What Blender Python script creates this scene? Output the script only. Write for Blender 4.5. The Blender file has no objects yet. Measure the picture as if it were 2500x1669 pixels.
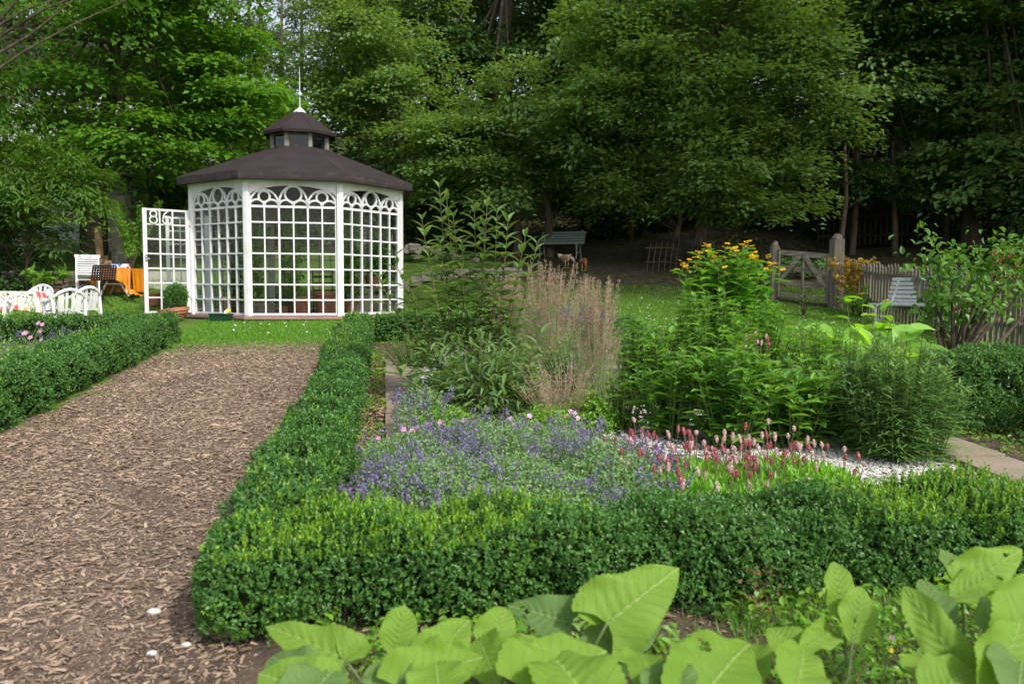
import bpy, math, random
import numpy as np
from math import pi, sin, cos, radians, tan, atan
from mathutils import Vector, Matrix
random.seed(7); rng = np.random.default_rng(11)
sc = bpy.context.scene; col = sc.collection

# ---------------------------------------------------------------- camera
PITCH, ROLL, EYE, FPX = 0.0698, 0.0054, 1.5, 1958.0
cd = bpy.data.cameras.new('camera'); cam = bpy.data.objects.new('camera', cd); col.objects.link(cam)
cd.sensor_width = 36; cd.lens = FPX/2500*36; cd.clip_end = 600; cd.clip_start = .05
cam.matrix_world = Matrix.Translation((0, 0, EYE)) @ Matrix.Rotation(pi/2-PITCH, 4, 'X') @ Matrix.Rotation(ROLL, 4, 'Z')
cd.dof.use_dof = True; cd.dof.focus_distance = 9.0; cd.dof.aperture_fstop = 3.2
sc.camera = cam
# ---------------------------------------------------------------- light
SUN_AZ, SUN_EL = radians(42), radians(45)      # azimuth from -Y towards +X
sd = Vector((sin(SUN_AZ)*cos(SUN_EL), -cos(SUN_AZ)*cos(SUN_EL), sin(SUN_EL)))
sl = bpy.data.lights.new('sun', 'SUN'); sl.energy = 2.4; sl.angle = radians(2.5); sl.color = (1, .95, .87)
so = bpy.data.objects.new('sun', sl); col.objects.link(so); so.rotation_euler = sd.to_track_quat('Z', 'Y').to_euler()
world = bpy.data.worlds.new('World'); sc.world = world; world.use_nodes = True
wn = world.node_tree.nodes; wl = world.node_tree.links
sky = wn.new('ShaderNodeTexSky'); sky.sky_type = 'NISHITA'; sky.sun_disc = False
sky.sun_elevation = SUN_EL; sky.sun_rotation = math.atan2(sd.x, sd.y); sky.air_density = 1.3; sky.dust_density = 3.0
bg = wn['Background']; bg.inputs['Strength'].default_value = .15
hs_ = wn.new('ShaderNodeHueSaturation'); hs_.inputs['Saturation'].default_value = .5; hs_.inputs['Value'].default_value = 1.1   # thin white cloud
wl.new(sky.outputs[0], hs_.inputs['Color']); wl.new(hs_.outputs[0], bg.inputs['Color'])
sc.view_settings.view_transform = 'Standard'; sc.view_settings.look = 'None'; sc.view_settings.exposure = 0.5
sc.cycles.max_bounces = 7; sc.cycles.diffuse_bounces = 3; sc.cycles.glossy_bounces = 3
sc.cycles.transmission_bounces = 4; sc.cycles.transparent_max_bounces = 16
sc.cycles.caustics_reflective = False; sc.cycles.caustics_refractive = False

# ---------------------------------------------------------------- terrain and measuring helpers
GX, GY = -4.36, 16.68                       # centre of the garden house
HY = [-6, 15.5, 17.5, 20, 25, 30, 40, 60, 90, 160]
HB = [0, 0, .13, .48, 1.05, 1.9, 4.2, 8.5, 13, 20]
def tz(x, y):
    x = np.asarray(x, float); y = np.asarray(y, float)
    b = np.interp(y, HY, HB)
    r = np.hypot(x-GX, y-GY); k = np.clip((r-2.6)/2.2, 0, 1); k = k*k*(3-2*k)
    w = np.clip((y-22)/14, 0, 1)
    b = b*(k + (1-k)*w) + np.clip((x-9)/20, 0, 1)*1.2*np.clip((y-14)/8, 0, 1)
    base = .057*y
    base = np.where(y > 14.4, base*k + (1-k)*np.minimum(base, .835), base)
    return base + b
def Zt(x, y): return float(tz(x, y))
def ray(px, py):
    a, b = px-1250, -(py-834.5)
    c, s = cos(ROLL), sin(ROLL)
    a, b = a*c - b*s, a*s + b*c
    f = FPX; cp, sp = cos(PITCH), sin(PITCH)
    return Vector((a, f*cp + b*sp, -f*sp + b*cp))
def P(px, py, d):
    r = ray(px, py); t = d/r.y
    return Vector((r.x*t, d, EYE + r.z*t))
def G(px, py):
    lo = 1.0
    r = ray(px, py)
    d = 1.0
    while d < 120:
        p = P(px, py, d)
        if p.z <= Zt(p.x, d): break
        d += .02 if d < 30 else .2
    p = P(px, py, d); p.z = Zt(p.x, d); return p
def on(px, d):                                # point of the ground at image column px and distance d
    p = P(px, 800, d); p.z = Zt(p.x, d); return p
UO = np.array([-1.05, 2.86]); UU = np.array([.9873, .159]); UV = np.array([-.159, .9873])
def gd(u, v, h=0):                            # the garden's own axes: u along the front hedge, v along the path
    x, y = UO + UU*u + UV*v
    return Vector((x, y, Zt(x, y)+h))
def gda(u, v):
    return UO[0]+UU[0]*u+UV[0]*v, UO[1]+UU[1]*u+UV[1]*v
def nz(x, y, z, s=1.0, k=0.0):
    x = x*s+k; y = y*s+1.7*k; z = z*s-k
    return (np.sin(1.7*x+2.1*np.sin(1.3*y+.7*z)) + np.sin(2.3*y+1.9*np.sin(1.1*z+.9*x)) + np.sin(1.9*z+1.6*np.sin(1.7*x+.5*y)))/3

# ---------------------------------------------------------------- materials
def mat(name, c, c2=None, rough=.6, spec=.3, scale=8, bump=0, bscale=None, trans=0, tcol=None, island=False, metal=0, detail=4, stretch=None, clump=.3, ramp=(.35, .65)):
    m = bpy.data.materials.new(name); m.use_nodes = True
    n = m.node_tree.nodes; l = m.node_tree.links; b = n['Principled BSDF']
    b.inputs['Roughness'].default_value = rough; b.inputs['Specular IOR Level'].default_value = spec
    b.inputs['Metallic'].default_value = metal
    b.inputs['Base Color'].default_value = (*c, 1)
    tc = n.new('ShaderNodeTexCoord'); src = tc.outputs['Object']
    if stretch:
        mp = n.new('ShaderNodeMapping'); mp.inputs['Scale'].default_value = stretch; l.new(src, mp.inputs[0]); src = mp.outputs[0]
    colout = None
    if c2 is not None:
        no = n.new('ShaderNodeTexNoise'); no.inputs['Scale'].default_value = scale; no.inputs['Detail'].default_value = detail
        l.new(src, no.inputs['Vector'])
        rp = n.new('ShaderNodeMapRange'); rp.inputs[1].default_value = ramp[0]; rp.inputs[2].default_value = ramp[1]
        if island:
            g = n.new('ShaderNodeNewGeometry'); ad = n.new('ShaderNodeMath'); ad.operation = 'MULTIPLY_ADD'
            l.new(g.outputs['Random Per Island'], ad.inputs[0]); ad.inputs[1].default_value = 1-clump
            ml = n.new('ShaderNodeMath'); ml.operation = 'MULTIPLY'; ml.inputs[1].default_value = clump
            l.new(no.outputs['Fac'], ml.inputs[0]); l.new(ml.outputs[0], ad.inputs[2]); l.new(ad.outputs[0], rp.inputs[0])
            rp.inputs[1].default_value = .12; rp.inputs[2].default_value = .9
        else: l.new(no.outputs['Fac'], rp.inputs[0])
        mx = n.new('ShaderNodeMix'); mx.data_type = 'RGBA'; mx.inputs[6].default_value = (*c, 1); mx.inputs[7].default_value = (*c2, 1)
        l.new(rp.outputs[0], mx.inputs[0]); l.new(mx.outputs[2], b.inputs['Base Color']); colout = mx.outputs[2]
    if bump:
        nb = n.new('ShaderNodeTexNoise'); nb.inputs['Scale'].default_value = bscale or scale*3; nb.inputs['Detail'].default_value = 6
        l.new(src, nb.inputs['Vector'])
        bp = n.new('ShaderNodeBump'); bp.inputs['Strength'].default_value = min(bump, 1); bp.inputs['Distance'].default_value = .02
        l.new(nb.outputs['Fac'], bp.inputs['Height']); l.new(bp.outputs[0], b.inputs['Normal'])
    if trans:
        t = n.new('ShaderNodeBsdfTranslucent'); ms = n.new('ShaderNodeMixShader'); ms.inputs[0].default_value = trans
        if colout is not None:
            hs = n.new('ShaderNodeMix'); hs.data_type = 'RGBA'; hs.blend_type = 'MULTIPLY'; hs.inputs[0].default_value = 1
            tcc = tcol or (2.2, 1.9, .7); hs.inputs[7].default_value = (*tcc, 1); hs.clamp_result = False
            l.new(colout, hs.inputs[6]); l.new(hs.outputs[2], t.inputs[0])
        else: t.inputs[0].default_value = (*[min(1, a*k) for a, k in zip(c, (tcol or (2.2, 1.9, .7)))], 1)
        l.new(b.outputs[0], ms.inputs[1]); l.new(t.outputs[0], ms.inputs[2]); l.new(ms.outputs[0], n['Material Output'].inputs[0])
    return m
def leafm(name, c, c2, trans=.35, rough=.42, spec=.45, **k):
    if trans > 0 and c[1] > c[0]*1.15 and c[1] > c[2]: c, c2 = tuple(a*1.34 for a in c), tuple(a*1.40 for a in c2)
    return mat(name, c, c2, rough=rough, spec=spec, trans=trans, island=True, scale=1.2, detail=2, **k)
def glassm(name, tint=(.86, .91, .88), refl=1.0):
    m = bpy.data.materials.new(name); m.use_nodes = True; n = m.node_tree.nodes; l = m.node_tree.links
    n.remove(n['Principled BSDF'])
    t = n.new('ShaderNodeBsdfTransparent'); t.inputs[0].default_value = (*tint, 1)
    g = n.new('ShaderNodeBsdfGlossy'); g.inputs['Roughness'].default_value = .03
    f = n.new('ShaderNodeFresnel'); f.inputs[0].default_value = 1.5
    mu = n.new('ShaderNodeMath'); mu.operation = 'MULTIPLY'; mu.inputs[1].default_value = refl
    ms = n.new('ShaderNodeMixShader')
    l.new(f.outputs[0], mu.inputs[0]); l.new(mu.outputs[0], ms.inputs[0]); l.new(t.outputs[0], ms.inputs[1]); l.new(g.outputs[0], ms.inputs[2])
    l.new(ms.outputs[0], n['Material Output'].inputs[0]); return m
M = {}
M['white'] = mat('white_paint', (.68, .69, .70), (.54, .55, .53), rough=.5, scale=5, ramp=(.5, .85), detail=8)
M['plastic'] = mat('white_plastic', (.66, .66, .65), (.55, .55, .53), rough=.4, scale=3, ramp=(.5, .8))
M['felt'] = mat('roofing_felt', (.020, .0145, .0150), (.034, .025, .0245), rough=.8, scale=2.2, bump=.5, bscale=60, detail=8)
M['felt_edge'] = mat('roofing_felt_edge', (.030, .024, .026), (.075, .05, .045), rough=.75, scale=7, bump=.5, bscale=40, detail=8, ramp=(.5, .75))
M['grey_wood'] = mat('weathered_wood', (.25, .22, .175), (.14, .115, .09), rough=.85, scale=5, bump=.5, bscale=30, stretch=(6, 6, .7))
M['grey_wood_h'] = mat('weathered_wood_boards', (.30, .27, .21), (.16, .135, .10), rough=.85, scale=4, bump=.5, bscale=30, stretch=(1, 1, 6))
M['shade_wood'] = mat('shade_darkened_wood', (.022, .02, .015), (.045, .038, .028), rough=.9, scale=6)  # fence wood coloured near black to stand in for tree shade
M['dark_wood'] = mat('dark_wood', (.05, .035, .025), (.09, .07, .05), rough=.8, scale=6, bump=.4)
M['pine'] = mat('pine_plank', (.36, .24, .13), (.25, .16, .09), rough=.7, scale=6, stretch=(5, 5, .5))
M['stone'] = mat('red_sandstone', (.34, .19, .16), (.26, .17, .15), rough=.85, scale=6, bump=.4)
M['slab'] = mat('sandstone_slab', (.30, .225, .19), (.22, .20, .13), rough=.85, scale=3.5, bump=.5, bscale=25)
M['greystone'] = mat('rubble_stone', (.30, .27, .23), (.17, .155, .13), rough=.9, scale=5, bump=.8, bscale=20)
M['zinc'] = mat('zinc', (.55, .58, .60), (.42, .46, .48), rough=.4, metal=.4, scale=10)
M['lantern_post'] = mat('lantern_post', (.26, .25, .23), (.17, .16, .14), rough=.8, scale=14)
M['glass'] = glassm('window_glass', refl=.75)
M['lantern_glass'] = glassm('lantern_glass', tint=(.45, .46, .42), refl=1.2)
M['terracotta'] = mat('terracotta', (.42, .16, .085), (.33, .14, .09), rough=.75, scale=7, bump=.2)
M['greenplastic'] = mat('green_plastic', (.012, .045, .028), rough=.35)
M['black'] = mat('black_metal', (.012, .012, .013), rough=.4)
M['bark'] = mat('bark', (.075, .058, .042), (.14, .115, .085), rough=.9, scale=6, bump=1, bscale=25, stretch=(3, 3, .8))
M['twig'] = mat('twig', (.11, .078, .055), (.07, .05, .035), rough=.8, scale=20)
M['stem'] = mat('green_stem', (.11, .16, .05), (.08, .12, .04), rough=.55, scale=20)
M['redstem'] = mat('reddish_stem', (.20, .12, .09), (.13, .13, .06), rough=.55, scale=9)
M['orange'] = mat('orange_satin', (.80, .27, .01), (.70, .22, .01), rough=.28, spec=.7, scale=3, bump=.6, bscale=9)
M['soil'] = mat('soil', (.055, .038, .028), (.11, .078, .056), rough=.95, scale=9, bump=1, bscale=40, detail=8)
M['green_paint'] = mat('grey_green_paint', (.24, .30, .26), (.18, .23, .20), rough=.6, scale=8)
# foliage
M['box'] = leafm('box_leaves', (.030, .092, .021), (.080, .182, .036), trans=.25, rough=.42, spec=.45)
M['boxcore'] = mat('box_inside', (.010, .022, .006), (.022, .045, .012), rough=1, spec=0, scale=40)  # dark colour of the solid core added inside box foliage
M['boxnew'] = leafm('box_new_growth', (.06, .17, .018), (.20, .33, .025), trans=.35)
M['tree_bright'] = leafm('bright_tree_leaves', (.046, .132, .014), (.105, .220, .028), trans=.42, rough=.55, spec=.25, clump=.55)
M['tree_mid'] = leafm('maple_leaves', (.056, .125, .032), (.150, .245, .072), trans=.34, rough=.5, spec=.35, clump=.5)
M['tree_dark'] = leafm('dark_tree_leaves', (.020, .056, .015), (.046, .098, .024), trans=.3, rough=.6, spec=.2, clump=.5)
M['tree_yellow'] = leafm('yellowish_leaves', (.12, .22, .015), (.22, .32, .02), trans=.4)
M['lance'] = leafm('lance_leaves', (.040, .10, .016), (.095, .18, .030), trans=.35, rough=.55, spec=.3)
M['buddleia'] = leafm('grey_green_lance_leaves', (.055, .115, .035), (.13, .22, .075), trans=.35)
M['comfrey'] = leafm('dark_broad_leaves', (.050, .140, .024), (.13, .27, .04), trans=.35)
M['lime'] = leafm('lime_broad_leaves', (.10, .25, .03), (.19, .36, .045), trans=.45)
M['helio'] = leafm('broad_green_leaves', (.05, .15, .02), (.11, .26, .03), trans=.4)
M['aster'] = leafm('fine_leaves', (.05, .13, .035), (.16, .28, .09), trans=.3)
M['catleaf'] = leafm('catmint_leaves', (.10, .19, .07), (.17, .28, .11), trans=.3, rough=.6)
M['persleaf'] = leafm('fresh_low_leaves', (.08, .22, .02), (.16, .34, .03), trans=.4)
M['weed'] = leafm('weeds', (.07, .18, .02), (.15, .28, .03), trans=.4)
M['grassblade'] = leafm('grass_blades', (.05, .15, .012), (.13, .27, .025), trans=.35)
M['drygrass'] = leafm('feather_grass_blades', (.20, .27, .12), (.34, .37, .19), trans=.3, tcol=(1.3, 1.2, .8))
M['plume'] = leafm('feather_grass_plumes', (.58, .36, .34), (.38, .27, .20), trans=.35, tcol=(1.1, 1, .9))
M['berryleaf'] = leafm('shrub_leaves', (.04, .12, .02), (.10, .20, .03), trans=.35)
M['yellowleaf'] = leafm('yellowing_leaves', (.62, .36, .04), (.40, .30, .04), trans=.35, tcol=(1.1, 1, .8))
M['purple'] = leafm('violet_flowers', (.21, .17, .42), (.36, .28, .54), trans=.3, tcol=(1.2, 1.1, 1.2), rough=.6)
M['mauve'] = leafm('mauve_calyces', (.20, .11, .26), (.14, .12, .30), trans=.2, tcol=(1.2, 1, 1.2), rough=.6)
M['deeppurple'] = leafm('deep_violet_flowers', (.07, .06, .20), (.14, .09, .32), trans=.2, tcol=(1.2, 1, 1.2), rough=.6)
M['pink'] = leafm('pink_flowers', (.72, .30, .52), (.80, .46, .62), trans=.35, tcol=(1.1, 1, 1))
M['redpink'] = leafm('rose_spikes', (.46, .10, .13), (.56, .18, .20), trans=.15, tcol=(1.1, 1, 1))
M['palepink'] = leafm('pale_pink_spikes', (.72, .46, .46), (.78, .60, .58), trans=.15, tcol=(1.1, 1, 1))
M['yellow'] = leafm('yellow_petals', (.86, .54, .010), (.90, .64, .015), trans=.3, tcol=(1.1, 1, .8))
M['flowercentre'] = mat('flower_centre', (.35, .18, .02), rough=.8)
M['redberry'] = mat('red_berries', (.26, .03, .015), rough=.4)
M['pebble'] = leafm('white_pebbles', (.34, .32, .29), (.68, .67, .64), trans=0, rough=.7, spec=.2)
M['chip'] = leafm('wood_chips', (.45, .335, .25), (.11, .076, .055), trans=0, rough=.85, spec=.15, clump=.35)
M['litter'] = leafm('dry_litter', (.42, .31, .20), (.25, .17, .11), trans=0, rough=.85, spec=.15)
M['daisy'] = mat('daisy_white', (.85, .85, .82), rough=.6)

# ---------------------------------------------------------------- mesh tools
class MB:
    def __init__(s): s.v = []; s.f = []; s.n = 0; s.uv = None
    def add(s, V, F):
        V = np.asarray(V, float).reshape(-1, 3); s.v.append(V)
        for f in F: s.f.append(tuple(i+s.n for i in f))
        s.n += len(V); return s
    def addn(s, V, F):                        # F is an (M,k) array
        s.v.append(np.asarray(V, float)); s.f.append(np.asarray(F)+s.n); s.n += len(V); return s
    def box(s, c, d, rz=0, rx=0, ry=0, taper=1):
        x, y, z = (a/2 for a in d); t = taper
        V = [(-x, -y, -z), (x, -y, -z), (x, y, -z), (-x, y, -z), (-x*t, -y*t, z), (x*t, -y*t, z), (x*t, y*t, z), (-x*t, y*t, z)]
        R = Matrix.Rotation(rz, 3, 'Z') @ Matrix.Rotation(ry, 3, 'Y') @ Matrix.Rotation(rx, 3, 'X')
        V = [tuple(R @ Vector(p)+Vector(c)) for p in V]
        return s.add(V, [(0, 3, 2, 1), (4, 5, 6, 7), (0, 1, 5, 4), (1, 2, 6, 5), (2, 3, 7, 6), (3, 0, 4, 7)])
    def beam(s, a, b, w, h=None, up=(0, 0, 1)):
        a = Vector(a); b = Vector(b); h = h or w; d = (b-a).normalized(); u = Vector(up)
        if abs(d.dot(u)) > .98: u = Vector((0, 1, 0))
        r = d.cross(u).normalized(); u = r.cross(d).normalized(); r = r*w/2; u = u*h/2
        V = [a-r-u, a+r-u, a+r+u, a-r+u, b-r-u, b+r-u, b+r+u, b-r+u]
        return s.add([tuple(p) for p in V], [(0, 1, 2, 3), (7, 6, 5, 4), (0, 4, 5, 1), (1, 5, 6, 2), (2, 6, 7, 3), (3, 7, 4, 0)])
    def tube(s, pts, rad, n=8, sq=1.0, cap=True):
        pts = [Vector(p) for p in pts]; k = len(pts)
        if not hasattr(rad, '__len__'): rad = [rad]*k
        V = []; pr = None
        for i, p in enumerate(pts):
            d = (pts[min(i+1, k-1)]-pts[max(i-1, 0)])
            d = d.normalized() if d.length > 1e-9 else Vector((0, 0, 1))
            if pr is None:
                pr = d.cross(Vector((0, 1, 0)) if abs(d.y) < .9 else Vector((1, 0, 0))).normalized()
            r = (pr - d*pr.dot(d)).normalized(); pr = r; u = d.cross(r)
            for j in range(n):
                a = 2*pi*j/n; V.append(tuple(p + r*cos(a)*rad[i] + u*sin(a)*rad[i]*sq))
        F = [(i*n+j, i*n+(j+1) % n, (i+1)*n+(j+1) % n, (i+1)*n+j) for i in range(k-1) for j in range(n)]
        if cap: F += [tuple(range(n-1, -1, -1)), tuple((k-1)*n+j for j in range(n))]
        return s.add(V, F)
    def lathe(s, prof, c=(0, 0, 0), n=20, tilt=None, rot=0):
        V = []; k = len(prof)
        T = tilt or Matrix.Identity(3)
        for r, z in prof:
            for j in range(n):
                a = 2*pi*j/n+rot; V.append(tuple(T @ Vector((r*cos(a), r*sin(a), z))+Vector(c)))
        return s.add(V, [(i*n+j, i*n+(j+1) % n, (i+1)*n+(j+1) % n, (i+1)*n+j) for i in range(k-1) for j in range(n)])
    def sheet(s, g):                          # g: rows of points
        g = np.asarray(g, float); a, b = g.shape[:2]
        i = np.arange(a-1)[:, None]*b+np.arange(b-1)[None, :]; i = i.ravel()
        return s.addn(g.reshape(-1, 3), np.stack([i, i+1, i+b+1, i+b], 1))
    def blob(s, c, r, n=10, m=7, amp=.1, k=0.0, flat=1):
        V = []; 
        for i in range(m+1):
            t = pi*i/m
            for j in range(n):
                a = 2*pi*j/n; d = np.array([sin(t)*cos(a), sin(t)*sin(a), cos(t)])
                q = 1+amp*float(nz(d[0]*2.2, d[1]*2.2, d[2]*2.2, 1, k)); V.append((c[0]+d[0]*r[0]*q, c[1]+d[1]*r[1]*q, c[2]+d[2]*r[2]*q))
        return s.add(V, [(i*n+j, (i+1)*n+j, (i+1)*n+(j+1) % n, i*n+(j+1) % n) for i in range(m) for j in range(n)])
    def leaves(s, Pp, D, N, L, W, T):
        """many leaves at once: base points, directions, normals, lengths, widths, template"""
        Pp = np.asarray(Pp, float); D = np.asarray(D, float); N = np.asarray(N, float)
        D = D/(np.linalg.norm(D, axis=1, keepdims=True)+1e-9)
        S = np.cross(N, D); S /= (np.linalg.norm(S, axis=1, keepdims=True)+1e-9); N = np.cross(D, S)
        L = np.broadcast_to(np.asarray(L, float), (len(Pp),)); W = np.broadcast_to(np.asarray(W, float), (len(Pp),))
        tv, tf = T; tv = np.asarray(tv, float); tf = np.asarray(tf); fo = tv[:, 3] if tv.shape[1] > 3 else 0*tv[:, 0]
        V = Pp[:, None, :] + D[:, None, :]*(tv[None, :, 0, None]*L[:, None, None]) + S[:, None, :]*(tv[None, :, 1, None]*W[:, None, None]) + N[:, None, :]*(tv[None, :, 2, None]*L[:, None, None]+fo[None, :, None]*W[:, None, None])
        F = tf[None]+(np.arange(len(Pp))*len(tv))[:, None, None]
        return s.addn(V.reshape(-1, 3), F.reshape(-1, tf.shape[1]))
    def build(s, name, material, parent=None, smooth=False, loc=None, off=None):
        V = np.concatenate(s.v) if s.v else np.zeros((0, 3))
        if off is not None: V = V-np.asarray(off, float)
        me = bpy.data.meshes.new(name)
        loops = []; tot = []
        run = []
        def flush():
            if run:
                for f in run: tot.append(len(f))
                loops.append(np.fromiter((i for f in run for i in f), dtype=np.int64)); run.clear()
        for f in s.f:
            if isinstance(f, tuple): run.append(f)
            else:
                flush(); loops.append(f.ravel()); tot.extend([f.shape[1]]*len(f))
        flush()
        lp = np.concatenate(loops) if loops else np.zeros(0, int); tot = np.asarray(tot, dtype=np.int32)
        me.vertices.add(len(V)); me.vertices.foreach_set('co', V.astype(np.float32).ravel())
        me.loops.add(len(lp)); me.loops.foreach_set('vertex_index', lp.astype(np.int32))
        me.polygons.add(len(tot)); st = np.concatenate([[0], np.cumsum(tot)[:-1]]).astype(np.int32) if len(tot) else tot
        me.polygons.foreach_set('loop_start', st); me.polygons.foreach_set('loop_total', tot)
        me.polygons.foreach_set('use_smooth', np.full(len(tot), bool(smooth)))
        if s.uv is not None:
            ul = me.uv_layers.new(name='UVMap'); uv = np.asarray(s.uv, np.float32)[lp]; ul.data.foreach_set('uv', uv.ravel())
        me.update(calc_edges=True); me.validate()
        me.materials.append(material)
        o = bpy.data.objects.new(name, me); col.objects.link(o)
        if parent is not None: o.parent = parent
        if loc is not None: o.location = loc
        return o
R1 = ([(0, 0, 0), (.42, .5, .10), (1, 0, -.05), (.42, -.5, .10)], [(0, 1, 2), (0, 2, 3)])
def strip(n, prof, droop, fold=.12):
    """leaf template with n sections; prof(t) half width, droop(t) height"""
    v = []; f = []
    for i in range(n+1):
        t = i/n; w = prof(t); h = droop(t); v += [(t, -w, h, fold*w*2), (t, 0, h, 0), (t, w, h, fold*w*2)]
    for i in range(n):
        a = i*3; f += [(a, a+1, a+4, a+3), (a+1, a+2, a+5, a+4)]
    return (v, f)
LANCE = strip(4, lambda t: .5*sin(pi*t**.8)**.9 if 0 < t < 1 else 0.02, lambda t: .12*t-.34*t*t, .25)
OVAL = strip(4, lambda t: .5*(sin(pi*t**.7))**.7 if 0 < t < 1 else 0.02, lambda t: .12*t-.28*t*t, .25)
HEART = strip(5, lambda t: .5*(sin(pi*min(1, t*.86+.14)**1.25))**.75 if t < 1 else 0.01, lambda t: .15*t-.32*t*t, .2)
BLADE = ([(0, -.5, 0), (0, .5, 0), (.5, .35, .02), (.5, -.35, .02), (1, 0, -.18)], [(0, 1, 2, 3)])
BLADE = ([(0, -.5, 0), (0, .5, 0), (1, 0, -.12)], [(0, 1, 2)])
BLADE3 = strip(5, lambda t: .5*(1-t)**.6+.01, lambda t: -.30*t*t, .1)
PETAL = strip(2, lambda t: .5*sin(pi*(t*.8+.1)), lambda t: .0, 0)
def tag(o, label=None, cat=None, group=None, kind=None):
    if label: o['label'] = label
    if cat: o['category'] = cat
    if group: o['group'] = group
    if kind: o['kind'] = kind
    return o
def thing(name, label, cat, loc=(0, 0, 0), rz=0, group=None, kind=None):
    o = bpy.data.objects.new(name, None); col.objects.link(o); o.empty_display_size = .1
    o.location = loc; o.rotation_euler = (0, 0, rz); return tag(o, label, cat, group, kind)
def children(o): return [c for c in list(col.objects) if c.parent == o]
def copy_tree(o, loc=None, rz=None, label=None, parent=None, scale=None):
    kids = children(o)
    c = o.copy(); col.objects.link(c)
    if parent is not None: c.parent = parent
    if loc is not None: c.location = loc
    if rz is not None: c.rotation_euler = (0, 0, rz)
    if scale is not None: c.scale = (scale,)*3 if not hasattr(scale, '__len__') else scale
    if label: c['label'] = label
    for k in kids: copy_tree(k, parent=c)
    return c
def rnd(a, b, n=None): return rng.uniform(a, b, n)
def unit(n):
    v = rng.normal(size=(n, 3)); return v/np.linalg.norm(v, axis=1, keepdims=True)
# ================================================================ SETTING
def terrain():
    xs = np.unique(np.concatenate([np.arange(-14, 14, .35), np.linspace(-120, -14, 30), np.linspace(14, 120, 30)]))
    ys = np.unique(np.concatenate([np.arange(-2, 30, .35), np.linspace(-30, -2, 8), np.linspace(30, 200, 45)]))
    X, Y = np.meshgrid(xs, ys)
    Z = tz(X, Y) + np.where(Y > 26, nz(X, Y, 0*X, .3)*.5, 0)
    m = MB().sheet(np.stack([X, Y, Z], -1))
    mt = bpy.data.materials.new('lawn_and_forest_floor'); mt.use_nodes = True
    n = mt.node_tree.nodes; l = mt.node_tree.links; b = n['Principled BSDF']; b.inputs['Roughness'].default_value = .9; b.inputs['Specular IOR Level'].default_value = .15
    tc = n.new('ShaderNodeTexCoord'); sx = n.new('ShaderNodeSeparateXYZ'); l.new(tc.outputs['Object'], sx.inputs[0])
    def noise(s, d=5):
        q = n.new('ShaderNodeTexNoise'); q.inputs['Scale'].default_value = s; q.inputs['Detail'].default_value = d; l.new(tc.outputs['Object'], q.inputs['Vector']); return q.outputs['Fac']
    def mix(a, bb, fac):
        q = n.new('ShaderNodeMix'); q.data_type = 'RGBA'
        for i, s in ((6, a), (7, bb)):
            if isinstance(s, tuple): q.inputs[i].default_value = (*s, 1)
            else: l.new(s, q.inputs[i])
        l.new(fac, q.inputs[0]); return q.outputs[2]
    def rng_(v, a, bb):
        q = n.new('ShaderNodeMapRange'); q.inputs[1].default_value = a; q.inputs[2].default_value = bb; l.new(v, q.inputs[0]); return q.outputs[0]
    def math_(op, a, bb):
        q = n.new('ShaderNodeMath'); q.operation = op
        for i, s in ((0, a), (1, bb)):
            if isinstance(s, (int, float)): q.inputs[i].default_value = s
            else: l.new(s, q.inputs[i])
        return q.outputs[0]
    grass = mix((.070, .135, .020), (.125, .205, .034), rng_(noise(2.2), .3, .7))
    grass = mix(grass, (.17, .19, .06), rng_(noise(.9), .55, .8))
    grass = mix(grass, (.035, .10, .012), rng_(noise(45, 3), .5, .75))
    dirt = mix((.035, .026, .019), (.080, .058, .042), rng_(noise(5), .35, .7))  # bare earth, its colour darkened to add to the tree shade
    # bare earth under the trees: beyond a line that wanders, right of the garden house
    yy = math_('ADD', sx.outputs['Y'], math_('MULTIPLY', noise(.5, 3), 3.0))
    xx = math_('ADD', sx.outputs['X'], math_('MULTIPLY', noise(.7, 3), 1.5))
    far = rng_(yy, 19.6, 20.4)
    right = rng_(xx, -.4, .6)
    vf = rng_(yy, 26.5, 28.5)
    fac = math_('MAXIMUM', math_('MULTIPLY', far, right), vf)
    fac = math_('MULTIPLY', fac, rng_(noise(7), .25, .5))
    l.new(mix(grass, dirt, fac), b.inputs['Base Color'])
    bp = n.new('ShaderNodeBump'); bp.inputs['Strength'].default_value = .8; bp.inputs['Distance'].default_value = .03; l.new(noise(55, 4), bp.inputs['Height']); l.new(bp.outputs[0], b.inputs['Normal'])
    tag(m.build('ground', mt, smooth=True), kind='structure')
terrain()
def gsheet(name, u0, u1, v0, v1, h, m, edge=0.0, st=.2, uvf=None):
    us = np.linspace(u0, u1, int(abs(u1-u0)/st)+2); vs = np.linspace(v0, v1, int(abs(v1-v0)/st)+2)
    Uu, Vv = np.meshgrid(us, vs)
    if edge:
        w = nz(Uu*3, Vv*3, Uu*0, 1.3)*edge
        ed = (Uu == u0) | (Uu == u1) | (Vv == v0) | (Vv == v1)
        Uu = np.where((Uu == u0) | (Uu == u1), Uu+w, Uu); Vv = np.where((Vv == v0) | (Vv == v1), Vv+w, Vv)
    X, Y = gda(Uu, Vv); mb = MB().sheet(np.stack([X, Y, tz(X, Y)+h], -1))
    return tag(mb.build(name, m), kind='structure')
pathm = mat('wood_chip_bed', (.08, .055, .04), (.20, .145, .105), rough=.95, scale=22, bump=1, bscale=60, detail=8)
gsheet('path', -2.25, .05, -2.6, 9.0, .004, pathm, edge=.16, st=.12)
gsheet('garden_bed_soil', .05, 5.6, .1, 9.0, .006, M['soil'])
gsheet('left_bed_soil', -7.5, -2.4, 2.0, 9.0, .005, M['soil'])
gsheet('foreground_soil', -.25, 6.0, -2.6, .12, .005, M['soil'], edge=.1)
pebm = mat('pebble_bed', (.10, .09, .08), (.42, .41, .38), rough=.8, scale=60, bump=1, bscale=70)
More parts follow.
